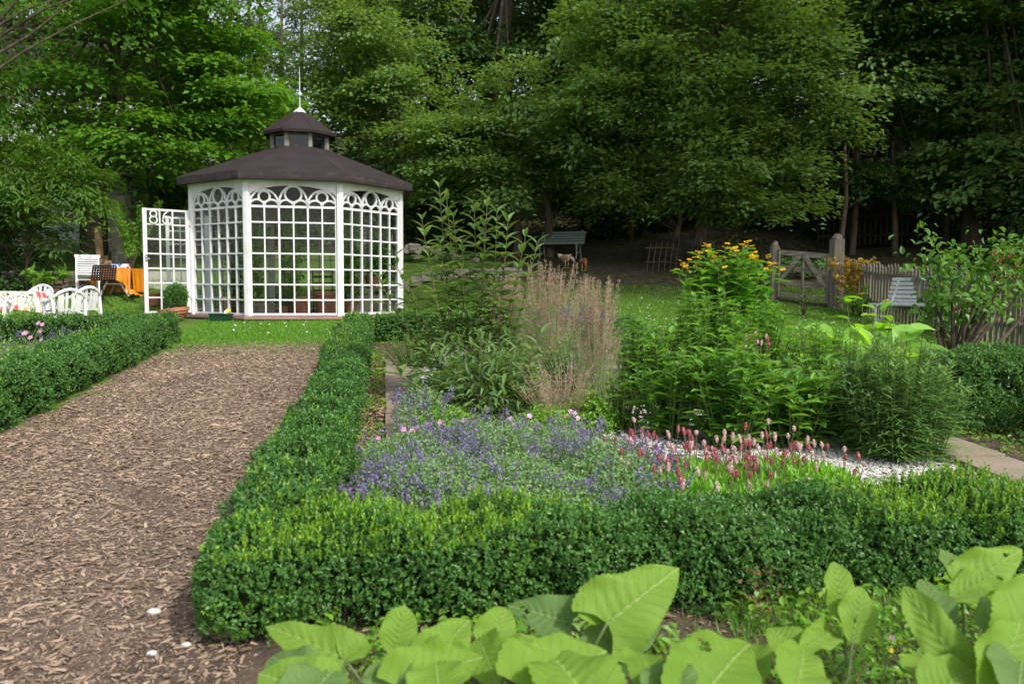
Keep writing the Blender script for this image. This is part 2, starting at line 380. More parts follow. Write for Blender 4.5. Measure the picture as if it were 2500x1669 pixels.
gsheet('pebble_bed', .95, 4.35, .75, 7.6, .011, pebm, edge=.05)

def scatter_chips():
    N = 105000
    v = -2.6+11.7*rnd(0, 1, N)**1.35; u = rnd(-2.25, .08, N)
    keep = rnd(0, 1, N) < (nz(u*1.3+v*.5, v*1.1-u*.6, np.sin(u*2+v), 1.5, 4)+.5*nz(u+v, v-u, u*0, 3.7, 1) > -.80)*.85* np.clip(1.15-np.abs(u+1.08)*.35, .2, 1)*np.where(v > 8.2, .35, 1)
    u, v = u[keep], v[keep]; N = len(u)
    X, Y = gda(u, v); Z = tz(X, Y)+.004+np.abs(rng.normal(0, .006, N))
    near = np.clip((Y-1.5)/6, 0, 1)
    L = .008+.036*rnd(0, 1, N)**2.1*(1+.4*near); big = rnd(0, 1, N) < .022; L = np.where(big, L*1.9, L)
    W = L*rnd(.16, .42, N); a = rnd(0, 2*pi, N)
    D = np.stack([np.cos(a), np.sin(a), rng.normal(0, .18, N)], 1); Nn = np.stack([rng.normal(0, .28, N), rng.normal(0, .28, N), np.ones(N)], 1)
    T = ([(0, -.35, 0), (.3, -.5, 0), (1, -.25, 0), (.93, .3, 0), (.4, .5, 0), (.05, .3, 0), (0.02, -.33, .09), (.3, -.46, .10), (.98, -.22, .06), (.9, .27, .07), (.4, .46, .1), (.07, .28, .08)],
         [(6, 7, 10, 11), (7, 8, 9, 10), (0, 1, 7, 6), (1, 2, 8, 7), (2, 3, 9, 8), (3, 4, 10, 9), (4, 5, 11, 10), (5, 0, 6, 11)])
    m = MB().leaves(np.stack([X, Y, Z], 1), D, Nn, L, W, T)
    N = 60000; v = -2.6+11.6*rnd(0, 1, N)**1.5; u = rnd(-2.3, .12, N); X, Y = gda(u, v); Z = tz(X, Y)+.005; a = rnd(0, 2*pi, N)
    L = rnd(.006, .016, N)*(1+.5*np.clip((Y-1.5)/6, 0, 1)); m.leaves(np.stack([X, Y, Z], 1), np.stack([np.cos(a), np.sin(a), rng.normal(0, .2, N)], 1), np.stack([rng.normal(0, .3, N), rng.normal(0, .3, N), np.ones(N)], 1), L, L*rnd(.3, .7, N), ([(0, -.5, .0), (1, -.3, .15), (.9, .4, .1), (.1, .5, .2)], [(0, 1, 2, 3)]))
    tag(m.build('wood_chips', M['chip']), 'brown shredded wood chips covering the garden path', 'wood chips', kind='stuff')
scatter_chips()
def pebbles():
    zones = [(.97, 1.35, 1.0, 7.4, 4200), (1.2, 4.3, .9, 2.6, 9000), (3.0, 4.35, 1.0, 2.4, 5000), (1.3, 3.6, 2.6, 5.0, 7000)]
    T = ([(1, 0, 0), (.2, .95, .1), (-1, .1, 0), (-.1, -1, 0), (.1, 0, 1), (0, 0, -1), (.7, .6, .3), (-.6, -.6, .3)],
         [(0, 6, 4), (6, 1, 4), (1, 2, 4), (2, 7, 4), (7, 3, 4), (3, 0, 4), (0, 1, 6), (2, 3, 7)])
    m = MB()
    for u0, u1, v0, v1, n in zones:
        u = rnd(u0, u1, n); v = rnd(v0, v1, n); X, Y = gda(u, v); Z = tz(X, Y)+.014+rnd(0, .012, n)
        a = rnd(0, 2*pi, n); D = np.stack([np.cos(a), np.sin(a), rng.normal(0, .15, n)], 1); Nn = np.stack([rng.normal(0, .25, n), rng.normal(0, .25, n), np.ones(n)], 1)
        L = rnd(.010, .022, n); tt = (np.array(T[0])*np.array([1, 1, .45]), T[1])
        m.leaves(np.stack([X, Y, Z], 1), D, Nn, L, L*rnd(.6, 1, n), tt)
    tag(m.build('white_pebbles', M['pebble'], smooth=False), 'white rounded pebbles spread over the flower bed', 'pebbles', kind='stuff')
pebbles()
def grass(name, label, regions, m, hh=(.02, .05), kind='stuff', w=.006):
    mb = MB()
    for f, n in regions:
        X, Y = f(n); n = len(X); Z = tz(X, Y)
        a = rnd(0, 2*pi, n); D = np.stack([np.cos(a)*.55, np.sin(a)*.55, rnd(.5, 1.3, n)], 1)
        Nn = np.stack([-np.sin(a), np.cos(a), rnd(-.2, .2, n)], 1); Nn = np.cross(D, Nn)
        h = rnd(*hh, n)*np.clip(.6+Y/16, .7, 1.5); mb.leaves(np.stack([X, Y, Z], 1), D, Nn, h, w*np.clip(Y/8, .5, 2.2), BLADE)
    tag(mb.build(name, m), label, 'grass', kind=kind)
def rect(x0, x1, y0, y1):
    def f(n):
        x, y = rnd(x0, x1, n), rnd(y0, y1, n); k = (np.hypot(x-GX, y-GY) > 2.2); return x[k], y[k]
    return f
def grect(u0, u1, v0, v1, pw=1):
    def f(n):
        return gda(rnd(u0, u1, n), v0+(v1-v0)*rnd(0, 1, n)**pw)
    return f
def edgeweeds(n):
    side = rnd(0, 1, n) < .5
    u = np.where(side, -2.2+np.abs(rng.normal(0, .16, n)), .02-np.abs(rng.normal(0, .10, n))); v = rnd(-1, 9, n)
    k = nz(u, v, u*0, 2.1) > .05; return gda(u[k], v[k])
def pathend(n):
    u = rnd(-2.3, .1, n); v = 9.1-np.abs(rng.normal(0, .7, n)); return gda(u, v)
grass('lawn_grass', 'short green lawn grass around the garden house', [
    (grect(-2.6, .8, 8.8, 12.6), 26000), (rect(-2.0, 8, 11.5, 19.5), 60000), (rect(-11.5, -6.4, 12, 20), 26000), (rect(-2.6, -1, 12, 19), 8000), (rect(6, 9, 5.2, 10), 9000)], M['grassblade'])
grass('path_edge_weeds', 'sparse grass sprouting along the edges of the chip path', [(edgeweeds, 5200), (pathend, 5000)], M['weed'], hh=(.015, .04))
grass('foreground_grass', 'tufts of longer grass below the front hedge', [(grect(.4, 4.5, -.7, .1), 2200), (grect(1.9, 4.4, -1.3, 0), 9000), (grect(1.9, 4.6, -.25, .08), 3000)], M['grassblade'], hh=(.05, .15), w=.007)
def daisies():
    m = MB(); n = 260
    x = np.concatenate([rnd(1.2, 7, 200), rnd(-4.8, -2.6, 30), rnd(-10, -7, 30)]); y = np.concatenate([rnd(12.5, 18, 200), rnd(12.4, 14, 30), rnd(14, 18, 30)])
    z = tz(x, y)+.05; D = unit(n)*np.array([1, 1, .05]); N = np.tile([0, -.3, 1], (n, 1))
    m.leaves(np.stack([x, y, z], 1), D, N, .032, .03, PETAL)
    tag(m.build('lawn_daisies', M['daisy']), 'tiny white daisies dotted over the lawn', 'daisies', kind='stuff')
daisies()
# paving slabs along the beds
def slabs(u0, w, vs, names):
    for i, (v0, v1, dh) in enumerate(vs):
        root_p = gd(u0+w/2, (v0+v1)/2, .0)
        m = MB(); a = math.atan2(UU[1], UU[0]); j = rnd(-.01, .01, 3)
        m.box((j[0], j[1], .022+dh), (w+j[2], v1-v0-.018, .045), rz=a+rnd(-.01, .01), rx=.057*.9, taper=.985)
        o = m.build('paving_slab', M['slab'], loc=root_p); tag(o, names[i], 'paving slab', 'sandstone slabs edging the flower bed')
sv = [(1.2, 1.75, 0), (1.76, 2.2, 0), (2.22, 2.7, .003), (2.72, 3.3, 0), (3.32, 3.95, .002), (3.97, 4.4, 0), (4.42, 5.0, .004), (5.02, 5.62, 0), (5.64, 6.3, .003), (6.32, 6.9, 0)]
sn = ['reddish paving slab half buried in catmint, nearest the front hedge', 'reddish slab under the violet catmint, second from the front', 'slab just behind the catmint edge, third from the front',
      'mauve brown slab with leaf shadows beside the pebbles', 'long brown slab beside the first pebbles', 'narrow brown slab between two longer ones', 'weathered greenish slab in the middle of the row',
      'pale mossy slab beside white pebbles', 'pale square slab near the low leafy shrub', 'farthest slab, reaching under the leafy shrub']
slabs(.60, .33, sv, sn)
slabs(4.40, .42, [(.9, 1.35, 0), (1.37, 1.85, 0), (1.87, 2.5, .004), (2.52, 3.2, 0)], ['right row slab nearest the front hedge', 'reddish slab right of the pebbles behind the front hedge', 'mossy yellowish slab beside the fine leaved clump', 'farthest slab of the right row near the clipped hedge'])
# gravel drive
def gravel():
    g = [[(x, y, Zt(x, y)+.006) for x in np.linspace(-13.5, -8.1+.25*sin(y*2), 14)] for y in np.linspace(18.9, 21.2, 10)]
    gm = mat('gravel', (.40, .36, .31), (.55, .50, .45), rough=.9, scale=30, bump=1, bscale=60)
    tag(MB().sheet(g).build('gravel_drive', gm), kind='structure')
gravel()

# ================================================================ GARDEN HOUSE
def pavilion():
    R, ROT = 2.16, -.9916
    zs, zt_, ztop, zeave = .938, 2.909, 3.40, 3.52
    loc = Vector((GX, GY, 0)); zb = .70
    root = thing('garden_house', 'white octagonal glazed garden house with dark felt roof and a small lantern', 'garden house', (GX, GY, zb))
    def C(k, r=R): a = ROT+radians(45)*k; return Vector((r*sin(a), -r*cos(a), 0))
    off = (0, 0, zb)
    def ring(rs, zs_, n=8, r0=0):
        V = []
        for r, z in zip(rs, zs_):
            for k in range(n): c = C(k, r); V.append((c.x, c.y, z))
        return V
    def loft(rs, zz, closed_top=False, closed_bottom=False):
        V = ring(rs, zz); F = [(i*8+j, i*8+(j+1) % 8, (i+1)*8+(j+1) % 8, (i+1)*8+j) for i in range(len(rs)-1) for j in range(8)]
        if closed_top: F.append(tuple((len(rs)-1)*8+j for j in range(8)))
        if closed_bottom: F.append(tuple(range(7, -1, -1)))
        return V, F
    m = MB(); m.add(*loft([R+.06, R+.06, R+.05], [.70, .865, .87], True)); m.build('plinth', M['greystone'], root, off=off)
    m = MB(); m.add(*loft([R+.13, R+.13, R+.12, .3], [.872, .915, .922, .9221], True)); m.build('sill_course', M['stone'], root, off=off)
    for k in range(8):
        a = ROT+radians(45)*k; c = C(k, R-.03)
        m = MB(); m.box((c.x, c.y, (zs-.012+ztop)/2), (.115, .10, ztop-zs+.02), rz=a)
        m.box((C(k, R+.024).x, C(k, R+.024).y, (zs+ztop)/2-.04), (.072, .02, ztop-zs-.09), rz=a)
        m.build('post', M['white'], root, off=off)
    # head beam under the roof
    for k in range(8):
        a, b = C(k, R-.005), C(k+1, R-.005); m = MB()
        m.beam((a.x, a.y, ztop-.02), (b.x, b.y, ztop-.02), .11, .06)
        m.build('head_beam', M['white'], root, off=off)
    side = 2*R*sin(pi/8)
    def panel_geo(m, mid, tx, nout, hw):
        """glazing bars and tracery drawn in the panel's own plane; tx along, z up"""
        def pt(s, z, o=0): p = mid+tx*s+nout*o; return (p.x, p.y, z)
        def bar(s0, z0, s1, z1, w=.026, d=.04): m.beam(pt(s0, z0), pt(s1, z1), d if abs(z1-z0) < 1e-6 else w, w if abs(z1-z0) < 1e-6 else d, up=(0, 0, 1) if abs(z1-z0) < 1e-6 else nout)
        def curve(pts, w=.03, d=.045, o=0):
            for i in range(len(pts)-1):
                (s0, z0), (s1, z1) = pts[i], pts[i+1]; e = .12
                ds, dz = s1-s0, z1-z0
                m.beam(pt(s0-ds*e, z0-dz*e, o), pt(s1+ds*e, z1+dz*e, o), d, w, up=tuple(Vector(pt(-dz, ds))-Vector(pt(0, 0))))
        rows = 7; cols = 6; ph = (zt_-zs)/rows; cw = 2*hw/cols
        for r in range(rows+1):
            z = zs+r*ph+(.018 if r == 0 else 0); bar(-hw, z, hw, z, w=.042 if r in (0, rows) else .028, d=.05)
        for c in range(cols+1):
            s = -hw+c*cw; e = c in (0, cols)
            bar(s, zs, s, zt_+(0 if not e else .16), w=.05 if e else (.034 if c % 2 == 0 else .026), d=.052)
        bw = 2*cw                                      # bay width
        for bay, (rise, cz, rr) in enumerate(((.30, .178, .098), (.372, .228, .146), (.30, .178, .098))):
            s0 = -hw+bay*bw; sm = s0+bw/2
            pts = [(sm-bw/2*cos(t)*(1), zt_+rise*sin(t)**.92) for t in np.linspace(0, pi, 17)]
            pts = [(s, z+.0) for s, z in pts]; curve(pts, .034, .058, .004)
            curve([(sm+rr*cos(t), zt_+cz+rr*sin(t)) for t in np.linspace(0, 2*pi, 21)], .034, .05, .0)
            for q in (-1, 1):
                c0 = sm+q*bw/4; curve([(c0-cw/2*cos(t), zt_+.005+.118*sin(t)) for t in np.linspace(0, pi, 11)], .034, .046)
            curve([(sm, zt_+.0), (sm, zt_+max(.02, cz-rr))], .05, .044)
        top = ztop-.045; A0 = .165; A1 = .395
        def arc(s): return zt_+A0+(A1-A0)*math.sqrt(max(0, 1-(s/(hw+.03))**2))
        ss = np.linspace(-hw-.01, hw+.01, 25)
        curve([(s, arc(s)) for s in ss], .03, .06, .006)
        V = []; F = []
        for s in ss:
            V += [pt(s, arc(s), .018), pt(s, top, .018), pt(s, arc(s), -.018), pt(s, top, -.018)]
        for i in range(len(ss)-1):
            a = i*4; F += [(a, a+4, a+5, a+1), (a+2, a+3, a+7, a+6), (a, a+2, a+6, a+4)]
        m.add(V, F)
    for k in range(8):
        a, b = C(k), C(k+1); mid = (a+b)/2; tx = (b-a).normalized(); nout = Vector((mid.x, mid.y, 0)).normalized()
        mid = mid-nout*.03
        hw = side/2-.062
        if k == 7:
            m = MB(); p0 = mid-tx*hw; p1 = mid+tx*hw
            m.beam((p0.x, p0.y, 2.98), (p1.x, p1.y, 2.98), .06, .09); m.beam((p0.x, p0.y, 3.2), (p1.x, p1.y, 3.2), .03, .32)
            m.build('door_head', M['white'], root, off=off); continue
        m = MB(); panel_geo(m, mid, tx, nout, hw); w = m.build('window', M['white'], root, off=off)
        g = MB(); q = mid-nout*.004; p0 = q-tx*hw; p1 = q+tx*hw
        g.add([(p0.x, p0.y, zs+.01), (p1.x, p1.y, zs+.01), (p1.x, p1.y, zt_+.2), ((q+tx*hw*.6).x, (q+tx*hw*.6).y, zt_+.33), (q.x, q.y, zt_+.38), ((q-tx*hw*.6).x, (q-tx*hw*.6).y, zt_+.33), (p0.x, p0.y, zt_+.2)], [tuple(range(7))])
        g.build('pane', M['glass'], w, off=off)
    # roof
    RF = 2.39
    m = MB(); m.add(*loft([RF-.10, RF, RF+.004, RF-.02, .60], [3.375, 3.385, 3.50, 3.525, 4.235])); rf = m.build('roof', M['felt'], root, off=off)
    m = MB(); m.add(*loft([RF+.006, RF+.012, RF+.008], [3.375, 3.42, 3.515])); m.build('roof_edge', M['felt_edge'], root, off=off)
    m = MB(); m.add(*loft([R-.2, RF-.02], [3.47, 3.392])); m.build('soffit', M['dark_wood'], root, off=off)
    rm = MB()
    for k in range(8):
        a, b = C(k, RF-.02), C(k, .60); rm.beam((a.x, a.y, 3.527), (b.x, b.y, 4.238), .03, .006)
    rm.build('roof_seam', M['felt_edge'], root, off=off)
    # lantern
    RL = .60
    lt = MB().add(*loft([RL-.03, RL-.03], [4.19, 4.235], True)).build('lantern', M['lantern_post'], root, off=off)
    for k in range(8):
        c = C(k, RL-.02); MB().box((c.x, c.y, 4.36), (.075, .06, .30), rz=ROT+radians(45)*k).build('lantern_post', M['lantern_post'], lt, off=off)
        a, b = C(k, RL-.035), C(k+1, RL-.035)
        MB().add([(a.x, a.y, 4.215), (b.x, b.y, 4.215), (b.x, b.y, 4.5), (a.x, a.y, 4.5)], [(0, 1, 2, 3)]).build('lantern_pane', M['lantern_glass'], lt, off=off)
        q = MB()
        for z in (4.222, 4.492): q.beam((a.x, a.y, z), (b.x, b.y, z), .05, .022)
        q.build('lantern_rail', M['lantern_post'], lt, off=off)
    m = MB(); m.add(*loft([.5, .755, .762, .75, .11], [4.52, 4.50, 4.555, 4.565, 5.02], closed_bottom=True)); m.build('lantern_roof', M['felt'], root, off=off)
    rm = MB()
    for k in range(8):
        a, b = C(k, .75), C(k, .11); rm.beam((a.x, a.y, 4.567), (b.x, b.y, 5.022), .012, .008)
    rm.build('lantern_roof_seam', M['felt_edge'], root, off=off)
    m = MB(); m.add(*loft([.15, .012], [4.995, 5.115], True)); m.build('roof_cap', M['white'], root, off=off)
    m = MB(); m.tube([(0, 0, 5.08), (0, 0, 5.40), (0, 0, 5.92)], [.016, .014, .004], 8); sp = m.build('finial_rod', M['zinc'], root, off=off)
    m = MB(); m.blob((0, 0, 5.365), (.055, .055, .052), 14, 10, 0); m.build('finial_ball', M['zinc'], sp, smooth=True, off=off)
    # floor inside
    # doors
    def door(hinge, end, number, name):
        h = Vector(hinge); e = Vector(end); tx = (e-h).normalized(); W = (e-h).length; nn = Vector((tx.y, -tx.x, 0))
        if nn.y > 0: nn = -nn
        d = MB(); z0, z1 = .955, 2.90
        def pt(s, z, o=0): p = h+tx*s+nn*o; return (p.x, p.y, z)
        for s, w in ((.035, .07), (W-.035, .07)): d.beam(pt(s, z0), pt(s, z1), .04, w, up=tuple(tx))
        rows = 7; gh = z1-z0
        for r in range(rows+1):
            z = z0+.02+(gh-.04)*r/rows; d.beam(pt(.05, z), pt(W-.05, z), .034, .035 if r in (0, rows) else .026)
        for c in (1, 2):
            s = .07+(W-.14)*c/3; d.beam(pt(s, z0+.02), pt(s, z1-.02), .034, .026, up=tuple(tx))
        o = d.build('door', M['white'], root, off=off)
        g = MB().add([pt(.06, z0+.03), pt(W-.06, z0+.03), pt(W-.06, z1-.03), pt(.06, z1-.03)], [(0, 1, 2, 3)]); g.build('pane', M['glass'], o, off=off)
        for z in (1.25, 2.63):
            q = MB(); q.box(pt(.0, z+.03, .028), (.06, .03, .10)); q.box(pt(-.035, z-.05, .028), (.035, .03, .17)); q.build('hinge', M['white'], o, off=off)
        if number:
            q = MB(); q.beam(pt(W-.045, 1.93, .035), pt(W-.045, 2.05, .035), .03, .03); q.beam(pt(W-.05, 1.98, .02), pt(W-.10, 1.96, .06), .02, .02); q.build('handle', M['zinc'], o, off=off)
            cwid = (W-.14)/3
            def glyph(strokes):
                t = MB()
                for st in strokes:
                    for i in range(len(st)-1):
                        (s0, a0), (s1, a1) = st[i], st[i+1]; ds, dz = (s1-s0)*.15, (a1-a0)*.15
                        t.beam(pt(s0-ds, a0-dz, .03), pt(s1+ds, a1+dz, .03), .02, .026, up=tuple(Vector(pt(-(a1-a0), s1-s0))-Vector(pt(0, 0))))
                t.build('digit', M['white'], o, off=off)
            zc = z1-.155
            c8 = W-.07-cwid*.5; c6 = W-.07-cwid*1.55
            circ = lambda cx, cz, rx, rz: [(cx+rx*cos(t), cz+rz*sin(t)) for t in np.linspace(0, 2*pi, 21)]
            glyph([circ(c8, zc+.055, .058, .056), circ(c8, zc-.055, .066, .066)])
            glyph([circ(c6, zc-.058, .080, .075), [(c6+.078-.0, zc-.05), (c6+.07, zc+.0), (c6+.045, zc+.06), (c6-.005, zc+.11), (c6-.045, zc+.13)]])
    A = C(0); door(Vector((A.x-.03, A.y-.03, 0)), Vector((-6.84-GX, 14.93-GY, 0)), True, 'a')
    B = C(-1); door(Vector((B.x-.04, B.y, 0)), Vector((-7.25-GX, 16.88-GY, 0)), False, 'b')
    return root
pavilion()
# ================================================================ HEDGES
def hedge(name, label, path, width, height, n, leaf, new=0, seed=0, bot=.06, legs=False, group='clipped box hedges', dens_near=None, lump=.05, tm='box'):
    """path: list of (u,v) centre points; a clipped hedge with rounded shoulders"""
    pts = [np.array(gda(u, v)) for u, v in path]
    seg = [np.linalg.norm(pts[i+1]-pts[i]) for i in range(len(pts)-1)]; tot = sum(seg)
    c = pts[0]; root = thing(name, label, 'hedge', (c[0], c[1], Zt(*c)), group=group)
    off = root.location
    def centre(s):
        s = np.asarray(s, float); out = np.zeros((len(s), 2)); nrm = np.zeros((len(s), 2)); a = 0
        for i, L in enumerate(seg):
            k = (s >= a-1e-9) & (s <= a+L+1e-9); t = ((s-a)/L)[k, None]; out[k] = pts[i]*(1-t)+pts[i+1]*t
            d = (pts[i+1]-pts[i])/L; nrm[k] = (d[1], -d[0]); a += L
        return out, nrm
    def surf(s, q, inset=0.0):
        """q in 0..1 goes up the right side, over the top and down the left side; returns position and outward normal"""
        cc, nr = centre(s)
        hw, hh = width/2, height; per = 2*hh+2*hw
        d = q*per
        x = np.where(d < hh, hw, np.where(d < hh+2*hw, hw-(d-hh), -hw)); z = np.where(d < hh, d, np.where(d < hh+2*hw, hh, per-d))
        nx = np.where(d < hh, 1, np.where(d < hh+2*hw, 0, -1.0)); nzv = np.where((d >= hh) & (d < hh+2*hw), 1.0, 0)
        # round the shoulders and tuck in the foot
        rr = .09; ex = np.clip((np.abs(x)-(hw-rr))/rr, 0, 1); ez = np.clip((z-(hh-rr))/rr, 0, 1); k = ex*ez
        x = x-np.sign(x)*k*rr*.35; z = z-k*rr*.35; nx = np.where(k > 0, nx+np.sign(x)*k, nx); nzv = nzv+k*(np.abs(nx) > .5)
        foot = np.clip(1-z/.16, 0, 1); x = x-np.sign(x)*foot*.045
        P3 = np.stack([cc[:, 0]+nr[:, 0]*x, cc[:, 1]+nr[:, 1]*x, 0*x], 1)
        lum = lump*nz(P3[:, 0], P3[:, 1], z*1.3, 5.0, seed)+lump*.55*nz(P3[:, 0], P3[:, 1], z, 12.5, seed+3)-inset
        endn = np.minimum(s, tot-s)
        e = np.clip(1-endn/.12, 0, 1)**2*.06
        nn = np.sqrt(nx*nx+nzv*nzv)+1e-6; nx = nx/nn; nzv = nzv/nn
        x = x+nx*(lum-e); z = np.maximum(z+nzv*(lum-e), .01)
        P3 = np.stack([cc[:, 0]+nr[:, 0]*x, cc[:, 1]+nr[:, 1]*x, z], 1); P3[:, 2] += tz(P3[:, 0], P3[:, 1])
        N3 = np.stack([nr[:, 0]*nx, nr[:, 1]*nx, nzv], 1)
        return P3, N3, z
    # solid dark core, added so no view passes through the leaves
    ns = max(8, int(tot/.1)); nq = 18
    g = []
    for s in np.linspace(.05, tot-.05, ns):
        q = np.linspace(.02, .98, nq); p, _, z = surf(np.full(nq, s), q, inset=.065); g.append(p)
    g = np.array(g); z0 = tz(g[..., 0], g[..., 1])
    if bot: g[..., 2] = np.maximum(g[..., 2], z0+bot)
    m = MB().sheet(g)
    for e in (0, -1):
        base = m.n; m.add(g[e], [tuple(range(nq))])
    m.build('dark_core', M['boxcore'], root, off=off)
    # leaves: small tufts pointing outwards and up
    k = 5; nt = n//k
    s = rnd(0, tot, nt); q = rnd(0, 1, nt)
    ne = int(nt*.5*(width*height)/(tot*(2*height+width))*2.0)
    P0, N0, z = surf(s, q, inset=0)
    P0 = P0-N0*np.abs(rng.normal(0, .022, nt))[:, None]+N0*(rnd(0, 1, nt) < .12)[:, None]*rnd(0, .03, nt)[:, None]
    # end caps
    for e, sgn in ((0.0, -1), (tot, 1)):
        cc, nr = centre(np.full(ne, e)); a = rnd(-width/2, width/2, ne)*.95; zz = rnd(bot, height, ne)
        d = np.stack([-nr[:, 1], nr[:, 0]], 1)*sgn
        inn = .05*(np.abs(a)/(width/2))**3+.05*(zz/height)**4
        pe = np.stack([cc[:, 0]+nr[:, 0]*a-d[:, 0]*(inn+.01), cc[:, 1]+nr[:, 1]*a-d[:, 1]*(inn+.01), zz], 1)
        pe += np.stack([d[:, 0], d[:, 1], 0*a], 1)*(lump*nz(pe[:, 0], pe[:, 1], zz, 6, seed))[:, None]
        pe[:, 2] += tz(pe[:, 0], pe[:, 1]); P0 = np.concatenate([P0, pe]); N0 = np.concatenate([N0, np.stack([d[:, 0], d[:, 1], 0*a], 1)]); z = np.concatenate([z, zz])
    keep = rnd(0, 1, len(P0)) < np.clip(z/.10, .25 if bot < .1 else 0, 1)
    P0, N0, z = P0[keep], N0[keep], z[keep]; nt = len(P0)
    A = N0*.8+np.array([0, 0, .7])+rng.normal(0, .35, (nt, 3)); A /= np.linalg.norm(A, axis=1, keepdims=True)
    Pp = np.repeat(P0, k, 0)+np.repeat(A, k, 0)*np.tile(np.linspace(-.6, .6, k)*leaf*1.1, nt)[:, None]
    D = np.repeat(A, k, 0)*.75+unit(nt*k)*.9
    Nn = np.repeat(A, k, 0)*.9+unit(nt*k)*.5
    L = leaf*rnd(.7, 1.25, nt*k); mb = MB().leaves(Pp, D, Nn, L, L*.62, R1); mb.build('foliage', M[tm], root, off=off)
    if new:
        topk = np.where((N0[:, 2] > .35) & (nz(P0[:, 0], P0[:, 1], P0[:, 2], 1.6, seed+5)+rng.normal(0, .30, nt) > .28))[0]
        sidek = np.where((N0[:, 2] <= .35) & (nz(P0[:, 0], P0[:, 1], P0[:, 2], 2.6, seed+8)+rng.normal(0, .3, nt) > .75))[0]
        topk = np.concatenate([topk, sidek]); topk = rng.permutation(topk)[:new]; q = len(topk); kk = 6
        A = N0[topk]*.5+np.array([0, 0, .9])+rng.normal(0, .2, (q, 3))
        Pp = np.repeat(P0[topk]+N0[topk]*.012, kk, 0)+np.repeat(A, kk, 0)*np.tile(np.linspace(0, 1.6, kk)*leaf*.8, q)[:, None]
        D = np.repeat(A, kk, 0)*.8+unit(q*kk)*.75; L = leaf*rnd(.6, 1.05, q*kk)
        MB().leaves(Pp, D, np.repeat(A, kk, 0)*.6+unit(q*kk)*.6, L, L*.6, R1).build('new_growth', M['boxnew'], root, off=off)
    st = MB()
    for i in range(int(tot/.33)):
        ss = np.array([.12+i*.33+rnd(-.08, .08)]); cc, _ = centre(np.clip(ss, 0, tot)); x, y = cc[0]+rnd(-.05, .05, 2); b = Zt(x, y)
        st.tube([(x, y, b-.02), (x+rnd(-.03, .03), y+rnd(-.03, .03), b+.1), (x+rnd(-.08, .08), y+rnd(-.08, .08), b+height*.6)], [.014, .011, .005], 6)
    st.build('stems', M['twig'], root, off=off)
    return root
hedge('box_hedge', 'box hedge across the foreground with yellow green tips along its top', [(-.10, .20), (5.9, .22)], .45, .37, 150000, .0195, new=2900, lump=.055, seed=1)
hedge('box_hedge', 'narrow box hedge along the right side of the chip path', [(.13, .46), (.19, 3.0), (.21, 9.0)], .37, .42, 112000, .021, new=500, lump=.07, seed=7)
hedge('box_hedge', 'box hedge along the left side of the chip path', [(-2.55, 1.2), (-2.55, 9.15)], .50, .43, 90000, .024, new=250, lump=.06, seed=13)
hedge('box_hedge', 'far box hedge closing the left flower bed before the plastic chairs', [(-2.9, 9.0), (-7.8, 9.0)], .42, .42, 26000, .030, new=300, seed=17)
hedge('box_hedge', 'low box hedge closing the right bed behind the tall lance leaved shrub', [(.46, 8.95), (3.4, 8.95)], .40, .40, 18000, .030, new=250, seed=19)
hedge('box_hedge', 'clipped hedge raised on bare stems at the right edge of the picture', [(4.95, 2.75), (6.6, 2.95)], .55, .60, 30000, .024, seed=23, bot=.22)
hedge('box_hedge', 'short clipped hedge on stems in front of the raised one, right edge', [(5.50, 1.95), (6.5, 2.1)], .55, .60, 22000, .022, seed=29, bot=.14)
dr = [o for o in col.objects if o.get('label', '').startswith('box hedge across')][0]
cdl = P(1857, 1440, 2.97)-dr.location; q_ = 70; pp_ = np.array(tuple(cdl))+rng.normal(0, 1, (q_, 3))*np.array([.035, .018, .045])
MB().leaves(pp_, unit(q_), unit(q_), .022, .014, R1).build('dead_leaves', mat('dead_box_leaves', (.20, .11, .055), (.12, .07, .035), rough=.9, scale=60), dr)
def boxball(label, c, r, n, leaf=.024):
    root = thing('box_ball', label, 'clipped shrub', c, group='small box balls in the right bed')
    MB().blob((0, 0, r*.95), (r*.85, r*.85, r*.85), 14, 9, .05).build('dark_core', M['boxcore'], root)
    d = unit(n); P0 = d*r*(1+.06*nz(d[:, 0]*3, d[:, 1]*3, d[:, 2]*3)[:, None])*rnd(.9, 1.03, n)[:, None]+np.array([0, 0, r*.95]); k = P0[:, 2] > .01
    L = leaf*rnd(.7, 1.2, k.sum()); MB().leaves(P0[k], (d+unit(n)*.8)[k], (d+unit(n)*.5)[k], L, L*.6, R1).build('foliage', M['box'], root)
boxball('box ball below the yellow flowered clump in the right bed', gd(3.75, 7.1), .26, 7000)
boxball('box ball between the big lime leaves in the right bed', gd(4.15, 5.1), .27, 7000)

